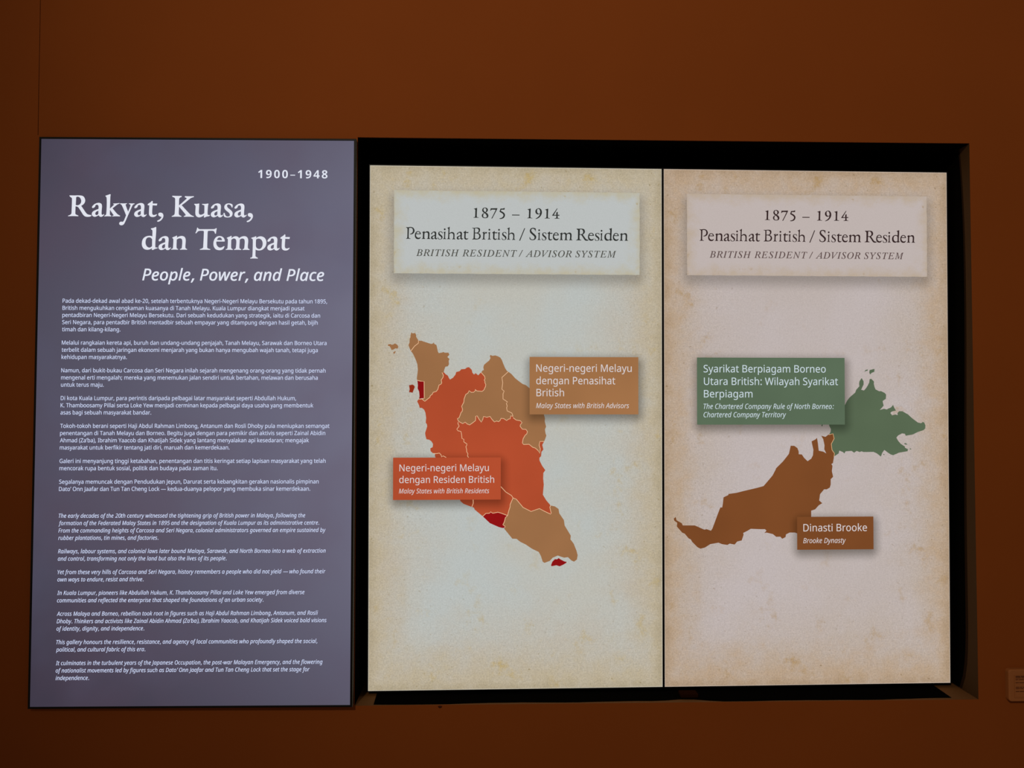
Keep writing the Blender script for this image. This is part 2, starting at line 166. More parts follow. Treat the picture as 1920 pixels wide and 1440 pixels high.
"I":{"(":"300|95 274 115 355 143 434 177 510 221 583 271 651 330 714 413 714 332 615 265 507 216 392 184 275 173 198 169 122 174 47 187 -24 208 -93 237 -158 155 -158 122 -96 98 -29 83 42 79 117 83 195",")":"300|315 274 295 195 267 117 233 42 190 -29 140 -96 81 -158 -1 -158 54 -93 103 -24 144 47 179 122 207 198 226 275 238 353 241 431 236 507 224 580 203 649 173 714 256 714 289 651 313 583 327 510 331 434 327 355",",":"268|213 105 175 29 128 -52 80 -129 15 -129 50 -48 86 38 114 116 208 116","-":"322|86 229 101 307 343 307 328 229",".":"268|83 54 93 85 111 106 133 117 157 121 180 117 198 106 208 85 207 54 196 23 177 2 155 -10 130 -14 108 -10 90 2 81 23","0":"572|595 358 575 276 551 203 521 140 485 87 445 46 397 15 343 -4 283 -10 212 1 159 34 125 88 106 160 105 251 121 358 148 465 183 556 229 628 284 682 351 714 430 725 501 714 554 682 590 628 608 556 609 465;209 358 195 268 190 195 199 138 217 97 251 73 298 65 349 73 390 97 427 137 458 194 484 268 506 358 520 448 523 520 515 577 494 617 462 642 415 650 364 642 321 617 285 577 255 520 231 448","1":"572|355 0 269 0 369 499 379 548 388 585 397 622 363 595 324 567 236 505 202 564 425 714 498 714","2":"572|520 0 48 0 63 73 287 262 398 358 438 400 470 440 493 483 507 529 508 581 490 618 454 641 405 649 355 644 309 631 219 581 184 640 254 683 333 713 420 724 481 718 530 701 568 673 591 635 602 589 598 534 581 480 554 429 516 380 471 333 354 231 176 84 175 80 536 80","5":"572|363 438 429 432 485 413 527 383 553 341 566 290 561 228 539 159 503 100 455 53 395 18 325 -3 246 -10 144 0 102 12 69 29 85 112 121 92 165 77 262 65 313 69 357 81 398 103 429 132 453 171 469 219 470 281 447 326 397 355 319 364 254 359 194 349 155 377 250 714 608 714 592 634 309 634 250 427 298 434","8":"572|430 724 488 719 537 704 575 680 600 647 613 604 610 553 597 513 576 478 549 448 515 421 439 378 509 330 535 302 554 269 563 230 559 185 541 129 509 81 467 43 414 14 353 -4 286 -10 216 -4 160 13 118 41 92 78 81 126 85 182 100 228 122 267 153 300 190 329 272 373 217 418 197 446 183 477 179 513 183 554 200 605 229 646 269 680 317 704 371 719;171 181 171 133 191 94 233 69 298 60 364 69 416 94 453 134 473 184 474 217 466 245 449 271 424 293 352 331 337 337 255 296 224 272 199 246 182 216;415 653 363 646 318 626 286 594 268 550 265 516 273 488 289 465 312 445 371 412 440 445 469 465 493 488 511 517 522 550 522 594 502 626 465 646","9":"572|602 409 568 287 546 229 517 173 482 123 440 78 390 41 333 13 266 -4 190 -10 144 -7 102 0 117 75 157 65 202 62 268 68 322 85 368 112 407 147 439 190 465 239 501 350 495 350 449 308 387 278 350 270 308 267 253 273 205 292 171 324 148 366 140 419 147 483 168 553 200 612 245 660 297 695 357 717 423 724 471 719 514 704 550 680 579 646 599 602 611 548 612 484;408 650 350 640 298 609 258 557 234 484 229 422 246 375 282 346 341 336 387 341 428 355 464 378 492 405 513 435 524 467 527 531 511 591 494 615 472 634 443 646",":":"268|83 54 93 85 111 106 133 117 157 121 180 117 198 106 208 85 207 54 196 23 177 2 155 -10 130 -14 108 -10 90 2 81 23;168 482 179 514 197 535 219 546 243 550 266 546 284 535 294 514 292 482 281 451 263 430 241 418 216 414 194 418 176 430 166 451","A":"562|-57 0 331 714 425 714 513 0 425 0 398 222 157 222 41 0;200 302 389 302 373 452 366 536 361 617 358 617 321 536 277 448","B":"600|41 0 192 714 377 714 465 704 533 675 564 644 583 602 589 550 578 484 545 431 494 394 428 372 428 367 473 348 510 318 535 276 543 222 534 155 508 100 466 56 411 25 344 6 269 0;217 410 334 410 377 414 415 424 448 442 474 466 491 499 496 539 489 581 466 611 426 631 366 637 265 637;146 76 272 76 347 86 403 114 429 143 444 179 449 222 441 266 418 303 376 328 313 336 201 336","C":"587|326 -10 252 -2 190 22 139 63 102 118 79 184 72 263 76 327 87 393 106 457 133 518 167 574 209 624 260 665 318 697 384 717 458 724 551 714 632 684 596 610 536 634 458 645 388 637 328 611 279 573 238 522 207 464 184 400 171 333 167 265 172 209 188 161 213 121 248 92 291 75 342 69 423 77 500 98 500 20 422 -2","D":"667|41 0 192 714 361 714 441 706 508 683 563 644 604 589 628 517 636 429 624 312 587 208 550 148 503 97 446 55 379 25 302 6 217 0;146 77 222 77 318 89 397 124 460 179 505 251 533 336 542 430 536 497 519 549 489 589 451 615 404 632 350 637 265 637","E":"514|41 0 192 714 554 714 537 635 264 635 217 412 472 412 457 334 201 334 146 79 420 79 403 0","F":"477|41 0 192 714 554 714 538 635 264 635 211 381 467 381 450 302 194 302 130 0","H":"680|42 0 193 714 282 714 218 412 532 412 596 714 684 714 533 0 445 0 515 333 201 333 131 0","I":"324|-20 0 -10 49 75 69 197 645 121 664 131 714 381 714 371 664 285 645 163 69 240 49 230 0","J":"273|-80 -190 -124 -187 -156 -178 -153 -101 -120 -108 -82 -111 -40 -104 -4 -83 25 -46 43 9 193 714 282 714 131 -1 113 -62 87 -110 54 -146 -6 -179","K":"562|41 0 192 714 281 714 207 367 269 433 543 714 651 714 341 400 510 0 412 0 273 346 190 285 130 0","L":"478|41 0 192 714 281 714 146 80 420 80 403 0","M":"841|40 0 191 714 317 714 386 131 390 131 707 714 844 714 696 0 606 0 696 424 723 542 744 627 742 627 398 0 327 0 251 626 247 626 241 573 230 502 215 429 124 0","N":"707|40 0 191 714 286 714 505 124 508 124 523 216 543 321 627 714 712 714 561 0 466 0 245 592 242 592 234 537 221 464 206 388 124 0","O":"721|337 -10 258 -2 193 23 141 65 102 120 80 188 72 267 78 357 97 442 127 520 168 589 220 645 282 689 353 716 433 725 508 717 571 692 623 650 660 594 683 525 690 444 684 354 667 269 640 192 601 125 551 69 490 26 419 -1;340 69 397 76 447 99 490 135 527 182 556 238 577 302 591 372 595 446 590 505 575 554 550 593 516 623 475 640 427 646 370 639 319 617 274 581 237 536 207 480 185 415 172 345 167 269 172 211 187 162 213 122 248 93 290 75","P":"567|41 0 192 714 353 714 423 708 478 691 518 663 545 625 562 580 567 528 558 454 531 392 487 343 425 307 347 286 253 279 189 279 130 0;205 354 267 354 353 364 420 396 451 428 470 471 476 525 468 576 443 610 400 630 341 637 265 637","R":"573|41 0 192 714 349 714 445 703 514 669 555 612 569 533 559 461 528 399 495 364 449 336 391 315 509 0 411 0 309 295 192 295 130 0;208 371 286 371 347 376 395 390 431 414 466 464 477 527 468 579 443 612 400 630 341 636 265 636","S":"505|185 -10 94 -2 19 22 19 110 91 81 135 71 186 68 229 71 269 82 303 100 330 125 347 158 353 200 346 237 327 268 290 298 235 334 168 382 141 408 121 439 109 474 105 517 113 578 137 630 174 670 222 700 279 718 340 724 393 721 439 713 519 682 485 606 420 633 380 642 340 645 284 637 240 613 210 575 200 523 203 495 211 472 245 436 302 398 378 347 407 320 429 289 442 252 447 207 439 141 415 87 375 45 323 14 259 -4","T":"501|152 0 286 635 90 635 107 714 589 714 573 635 377 635 242 0","Y":"509|150 0 208 268 92 714 181 714 266 356 500 714 601 714 295 265 240 0","Z":"531|-10 0 4 70 449 634 134 634 151 714 573 714 560 643 115 80 450 80 434 0","a":"568|193 -10 135 2 89 36 58 94 48 173 53 246 68 315 91 379 122 435 160 481 205 516 256 539 311 546 359 539 397 518 426 488 446 453 451 453 483 536 550 536 436 0 366 0 379 99 375 99 338 58 295 22 247 -2;222 63 259 70 295 90 328 122 359 163 384 212 403 266 414 319 416 365 410 408 390 442 359 465 320 472 283 466 248 447 217 419 190 381 168 335 151 284 141 229 138 171 143 124 160 90 186 70","b":"579|269 -10 220 -3 182 18 152 47 132 82 127 82 94 0 28 0 189 760 277 760 239 580 224 513 209 460 202 436 206 436 244 477 285 512 330 537 383 545 443 534 489 499 520 442 530 363 526 292 512 223 490 160 460 104 423 57 378 20 327 -2;262 63 300 69 335 89 366 118 391 157 412 203 428 254 437 309 440 364 431 424 402 460 355 472 322 466 287 447 254 419 224 381 198 335 178 284 164 229 160 171 166 128 185 93 217 71","c":"453|247 -10 191 -4 143 12 103 40 72 79 54 129 48 190 53 260 68 327 91 387 123 440 164 484 212 518 267 539 328 546 398 539 461 520 436 447 389 464 329 472 275 462 229 433 191 389 162 331 144 264 138 191 146 137 170 97 207 71 256 63 323 73 385 96 385 22 323 -1","d":"579|193 -10 135 1 89 36 58 93 48 173 52 245 66 314 88 376 119 432 156 479 201 515 253 538 311 545 360 538 398 518 426 488 446 453 451 453 461 518 473 585 510 760 597 760 436 0 364 0 375 99 371 99 333 57 292 22 246 -2;223 63 256 69 290 88 323 116 353 154 379 199 399 250 413 305 417 364 411 407 393 442 363 465 317 472 279 466 245 447 214 417 188 378 167 332 151 281 141 226 138 171 147 111 176 75","e":"499|242 -10 185 -4 137 14 99 44 70 85 54 134 48 192 53 256 67 319 89 378 120 432 159 479 205 515 257 538 316 546 383 538 431 513 459 474 469 421 461 371 437 326 395 287 335 258 256 238 156 232 139 232 137 213 137 195 145 140 167 99 205 72 258 63 330 74 404 104 404 29 330 1 289 -7;152 303 159 303 270 314 316 328 352 348 375 377 383 414 379 438 366 456 343 469 311 473 264 462 218 429 180 375","f":"318|-48 -240 -83 -237 -112 -230 -112 -156 -85 -164 -56 -167 -24 -160 0 -137 18 -102 32 -53 142 469 49 469 56 506 156 539 167 587 185 648 206 695 233 727 265 749 303 761 349 765 400 760 443 746 420 679 390 689 353 693 318 687 291 671 271 639 255 587 243 536 358 536 345 469 230 469 118 -63 96 -137 62 -193 33 -219 -4 -235","g":"579|186 -240 96 -230 25 -206 25 -125 96 -154 140 -164 183 -167 240 -160 285 -137 319 -97 341 -37 350 1 364 56 375 99 371 99 335 58 294 22 247 -2 194 -10 135 2 89 36 58 94 48 173 52 244 66 313 88 376 119 432 157 480 201 516 253 538 311 546 360 539 398 518 427 488 447 453 451 453 484 536 551 536 429 -31 409 -99 380 -153 343 -192 299 -219 246 -235;223 63 257 69 291 88 324 117 354 155 379 201 399 252 412 307 416 364 410 407 393 442 363 465 318 472 280 466 245 447 214 417 188 378 167 332 151 281 141 226 138 171 147 111 176 75","h":"579|28 0 189 760 277 760 234 563 219 501 202 436 207 436 252 486 311 528 347 541 388 545 444 536 487 511 514 468 523 408 520 369 512 326 442 0 354 0 425 336 434 402 430 431 417 454 396 467 364 472 329 466 291 448 253 418 217 372 188 310 165 231 116 0","i":"258|213 625 194 628 178 638 168 652 165 672 169 696 180 717 199 731 224 736 250 731 265 716 270 691 266 663 252 642 233 629;28 0 142 536 230 536 116 0","j":"258|212 625 194 628 178 638 168 652 165 672 169 696 180 717 199 731 224 736 249 731 264 716 269 691 265 663 251 642 232 629;-64 -240 -126 -230 -126 -156 -99 -164 -68 -167 -32 -156 -4 -123 14 -69 142 536 229 536 99 -77 78 -144 46 -196 18 -220 -19 -235","k":"495|27 0 188 760 277 760 212 458 182 335 165 277 167 277 421 536 525 536 295 306 438 0 341 0 228 251 156 194 116 0","l":"258|27 0 189 760 277 760 115 0","m":"875|28 0 142 536 214 536 203 437 208 437 250 487 307 529 341 542 380 546 429 538 465 514 489 477 501 427 505 427 553 484 614 528 650 542 689 546 744 537 785 512 811 471 819 414 816 370 808 326 739 0 650 0 722 336 729 375 731 406 727 433 715 454 693 468 663 472 630 466 594 448 559 417 527 374 499 315 478 242 427 0 339 0 410 336 419 402 415 431 404 454 384 467 354 472 321 466 285 448 249 418 216 372 187 310 165 231 116 0","n":"579|24 -3 139 539 217 539 206 440 251 490 311 532 347 545 388 549 446 540 489 513 517 471 526 414 522 367 515 325 444 -3 350 -3 422 337 430 375 432 405 424 441 402 462 364 469 330 463 293 446 255 415 221 370 191 309 168 230 118 -3","o":"563|248 -8 190 -2 142 17 102 47 72 89 54 139 48 198 52 260 65 321 86 379 115 432 153 477 200 512 254 535 316 543 374 537 423 518 463 488 492 446 510 396 516 336 512 275 499 214 478 156 448 103 411 58 365 22 311 0;253 65 299 73 340 99 375 139 403 195 420 264 426 346 415 405 402 431 381 452 353 465 317 470 266 461 221 432 186 389 159 332 143 267 137 195 145 140 168 99 204 74","p":"579|-22 -240 142 536 214 536 202 436 206 436 243 477 285 512 332 537 385 545 444 534 490 499 520 442 530 362 526 291 512 222 490 159 460 103 422 56 378 20 326 -2 269 -10 220 -3 182 18 153 47 132 82 127 82 122 37 114 -9 65 -240;262 63 300 69 335 89 366 118 391 157 412 203 428 254 437 309 440 364 431 424 402 460 355 472 322 466 287 447 254 419 224 381 198 336 178 285 164 229 160 171 166 128 185 93 217 71","r":"398|28 0 142 536 214 536 203 437 208 437 252 489 304 530 335 542 371 546 400 545 429 539 410 460 359 466 312 458 270 433 234 396 205 349 183 298 168 245 116 0","s":"432|155 -10 70 -1 5 24 5 105 71 76 111 65 152 62 204 68 242 86 265 112 273 146 268 173 254 194 183 243 133 276 97 309 75 347 68 394 73 436 90 473 117 504 175 536 250 546 297 543 340 535 412 509 384 439 326 462 291 469 250 472 211 467 182 452 162 428 156 399 160 375 174 354 200 332 244 305 291 276 330 244 355 205 363 155 357 105 338 64 307 32 240 0","t":"332|185 -10 135 -3 94 16 66 52 57 107 59 141 66 178 127 469 44 469 52 509 142 547 204 658 256 658 229 536 364 536 350 469 216 469 154 177 148 147 145 117 148 96 157 78 174 66 198 62 233 66 269 75 269 8 232 -4","u":"579|189 -10 134 -2 92 24 64 66 55 123 58 167 66 209 136 536 225 536 153 199 144 132 148 103 161 82 182 68 214 63 249 69 287 87 326 118 362 164 392 226 414 305 463 536 550 536 436 0 364 0 375 99 370 99 326 49 266 7 230 -6","v":"467|110 0 48 536 136 536 166 238 172 177 176 111 177 67 180 67 206 124 237 188 263 241 421 536 515 536 225 0","w":"723|79 0 57 536 143 536 151 250 151 151 147 77 151 77 170 127 193 184 216 233 357 536 452 536 469 249 471 164 470 77 474 77 507 167 551 273 668 536 761 536 513 0 407 0 392 290 390 367 391 451 387 451 360 382 323 300 183 0","x":"483|-37 0 195 276 79 536 168 536 251 338 408 536 510 536 287 272 410 0 321 0 230 208 65 0","y":"467|-25 -240 -65 -237 -94 -230 -94 -159 -64 -166 -30 -168 8 -162 39 -143 67 -112 94 -70 129 -8 48 536 136 536 171 271 178 201 182 127 184 72 187 72 208 120 238 186 265 242 421 536 515 536 175 -90 134 -156 91 -202 39 -231","—":"1000|86 229 101 307 1021 307 1006 229","’":"175|304 703 265 627 218 545 171 469 106 469 132 529 159 593 183 657 205 714 299 714"},
"B":{"0":"572|285 -10 207 1 144 33 96 88 63 161 43 251 36 357 42 465 60 555 92 627 139 681 203 714 285 725 363 714 426 682 474 628 508 555 528 464 535 357 529 250 511 160 479 88 431 34 368 1;285 112 319 119 345 139 363 173 380 250 385 357 379 464 363 541 345 575 319 596 285 603 251 596 225 575 207 541 191 464 186 357 191 250 207 174 225 139 251 119","1":"572|262 0 262 413 263 481 266 555 245 534 214 506 132 440 59 531 289 714 413 714 413 0","4":"572|322 0 322 148 17 148 17 253 330 714 469 714 469 265 555 265 555 148 469 148 469 0;150 265 322 265 322 386 323 442 326 504 328 541 324 541 305 502 281 463","8":"572|286 -10 212 -4 150 13 101 41 64 79 42 126 35 181 45 248 75 300 119 341 172 373 128 406 91 446 65 493 57 552 65 604 89 647 126 680 174 704 228 718 286 723 345 718 399 704 446 680 482 647 506 604 514 551 505 493 478 446 436 408 386 377 459 331 490 302 514 269 531 230 536 185 528 130 504 82 467 43 416 14 356 -4;286 440 346 479 365 505 372 540 366 571 347 594 320 608 285 613 251 608 224 594 205 571 199 540 205 507 225 480;284 101 333 107 368 125 389 153 396 189 392 214 380 237 340 274 292 304 279 311 237 287 204 260 182 228 175 190 182 154 202 126 237 107","9":"572|178 -10 129 -9 82 -3 82 118 124 111 168 108 247 115 306 137 347 170 374 215 390 269 397 331 391 331 367 299 335 272 293 254 233 248 176 255 128 274 87 307 56 352 38 407 32 474 39 546 61 606 98 656 146 693 205 715 275 722 345 714 407 689 460 646 501 585 527 507 536 409 527 287 515 229 496 174 468 123 432 79 387 42 330 14 260 -4;275 364 307 368 334 379 355 396 372 416 383 439 386 463 374 528 359 557 338 581 311 596 278 601 238 594 206 571 185 532 178 476 184 430 202 394 232 371","–":"500|40 229 40 307 460 307 460 229"},
"S":{"/":"372|447 714 77 0 8 0 378 714","A":"690|-126 0 -122 19 -79 26 -38 48 0 83 160 270 530 707 550 707 525 86 529 55 545 36 572 24 612 19 609 0 329 0 333 19 341 19 381 24 406 39 419 68 425 116 429 235 198 235 184 232 172 223 97 134 60 83 47 53 51 36 63 26 117 19 112 0;213 272 431 272 443 546","B":"653|-50 0 -45 20 -40 20 1 25 29 39 48 66 63 108 187 573 196 625 192 646 178 660 155 668 121 672 126 692 381 692 482 683 554 655 597 608 611 543 592 470 536 414 442 374 508 339 547 286 560 216 550 154 522 102 476 58 415 27 341 7 255 0;287 385 354 390 408 404 451 428 482 461 500 501 506 549 492 610 450 646 379 658 332 655 312 641 299 611 280 544 243 401 246 393 253 388;228 31 294 37 348 54 391 83 423 122 442 170 448 226 438 283 408 323 359 345 289 353 243 351 230 344 223 331 163 108 159 86 156 66 160 48 173 37","D":"755|-53 0 -47 20 -42 20 -1 24 27 38 46 65 62 108 187 573 196 624 191 645 178 659 154 668 120 672 126 692 391 692 484 683 563 658 627 616 674 559 703 488 713 405 705 326 680 251 640 182 585 121 518 71 439 33 348 8 248 0;253 33 333 41 402 66 461 104 510 154 548 214 575 281 592 353 597 428 591 497 572 555 542 600 499 633 444 652 378 659 330 654 316 645 306 630 287 576 168 133 156 73 162 54 179 42 209 36","E":"676|-50 0 -45 20 -41 20 0 24 27 37 46 64 62 109 187 573 196 624 192 645 178 659 155 668 121 672 126 692 655 692 626 542 609 542 609 546 606 586 598 616 582 636 555 649 460 658 375 658 330 654 317 646 307 634 292 590 237 387 321 387 386 393 430 410 459 440 478 485 497 485 427 240 409 240 412 279 405 327 394 340 376 348 318 353 229 353 167 124 159 93 156 70 160 53 173 42 228 35 297 35 363 39 419 50 467 71 508 101 543 140 575 190 595 190 523 0","H":"775|-50 0 -45 20 -41 20 9 27 26 37 40 53 62 108 187 573 196 624 192 645 178 659 155 668 121 672 126 692 402 692 397 672 393 672 354 668 326 654 306 627 289 580 247 425 243 403 251 390 276 386 532 386 556 390 567 408 611 573 620 624 616 645 602 659 578 668 544 672 550 692 826 692 820 672 812 672 774 667 748 654 729 627 713 584 589 119 582 89 579 67 584 46 597 32 621 24 655 20 650 0 374 0 379 20 383 20 434 27 451 37 465 53 486 108 542 316 544 323 544 331 536 345 511 348 256 348 232 344 221 327 165 119 158 89 155 67 160 46 173 32 197 24 231 20 226 0","I":"365|-46 0 -40 20 -36 20 15 27 31 37 45 53 67 108 192 573 201 624 197 645 183 659 160 668 125 672 131 692 410 692 405 672 397 672 360 667 333 654 314 627 298 584 173 119 164 67 168 46 182 32 205 24 239 20 234 0","M":"878|-54 0 -48 20 5 27 23 37 37 53 59 108 190 573 199 624 194 645 181 659 158 668 123 672 129 692 316 692 388 161 739 692 929 692 923 672 915 672 877 667 851 654 832 627 816 584 692 119 685 89 682 67 686 46 700 32 724 24 758 20 753 0 479 0 484 17 535 27 553 39 567 57 591 123 715 584 326 0 312 0 234 585 114 153 99 71 103 47 117 32 140 23 175 19 170 0","N":"745|503 -16 229 555 112 125 104 89 101 64 105 42 119 30 181 20 176 0 -50 0 -45 20 -4 24 25 37 46 64 62 108 193 585 196 597 197 608 192 630 178 651 156 667 128 672 121 672 126 692 271 692 526 161 636 567 644 603 647 628 642 650 628 662 566 672 571 692 798 692 792 672 741 665 723 655 708 640 685 584 522 -16","O":"769|298 -15 222 -7 157 16 104 54 65 105 40 167 32 241 38 309 57 376 87 441 125 503 172 559 226 609 284 649 346 681 410 700 475 707 551 699 615 675 666 637 705 585 728 522 736 450 731 394 718 338 697 281 668 226 634 174 595 126 552 84 506 48 441 13 372 -8;299 15 350 22 398 43 444 76 487 119 525 170 559 229 586 292 606 358 619 426 623 493 613 572 585 630 556 656 520 672 477 677 423 669 370 646 319 608 271 558 229 496 194 426 157 315 148 259 145 204 155 123 186 64 216 37 254 20","R":"671|-50 0 -45 20 -40 20 1 25 29 39 48 66 63 108 187 573 196 625 192 646 178 660 155 668 121 672 126 692 419 692 511 682 577 652 606 623 624 586 630 542 618 477 580 423 518 381 431 350 523 127 546 79 568 46 592 26 624 20 628 20 622 0 467 0 329 340 307 340 262 341 227 344 170 132 158 68 162 44 176 30 198 22 230 19 241 19 235 0;301 372 365 377 418 392 461 417 491 451 510 493 516 541 507 593 480 630 436 652 374 659 334 655 311 636 294 593 235 376 266 374","S":"549|228 -14 161 -7 86 15 73 19 62 20 38 12 22 -12 4 -12 38 217 57 218 69 132 102 68 134 39 172 22 217 16 253 21 286 35 313 56 334 85 347 118 351 156 339 208 308 259 273 300 229 345 182 397 153 442 136 483 131 526 137 575 156 619 186 656 226 683 274 701 330 707 376 705 418 694 451 683 466 680 489 686 504 704 523 704 491 501 475 501 466 576 440 631 399 664 345 675 297 667 261 644 238 608 230 560 235 530 250 498 299 433 344 385 392 334 423 290 442 242 448 188 441 133 420 85 386 44 342 13 288 -7","T":"625|74 0 78 20 86 20 144 29 164 41 180 61 207 133 340 621 343 639 336 652 316 656 289 656 232 653 187 643 152 626 125 601 105 567 88 524 66 526 110 692 686 692 654 521 635 521 636 537 636 553 630 601 611 633 574 650 515 656 474 656 455 650 444 630 309 138 295 64 300 42 315 29 343 22 383 20 394 20 388 0","V":"650|119 -15 143 588 140 628 127 654 103 667 66 672 56 672 60 692 337 692 332 674 324 674 284 669 259 654 247 624 241 576 222 142 572 558 609 609 622 640 618 656 605 666 552 672 556 692 769 692 762 672 760 672 732 666 704 647 635 572 141 -15","Y":"613|71 0 78 18 141 27 161 37 175 51 194 98 248 299 157 545 121 623 102 646 80 661 53 669 20 672 25 692 325 692 318 672 257 662 243 650 238 630 241 609 248 585 334 350 495 533 545 595 558 618 562 636 557 652 542 663 517 669 480 672 485 692 723 692 717 670 689 664 659 645 584 570 350 305 294 98 290 79 287 60 293 38 309 26 384 18 378 0"}}''')
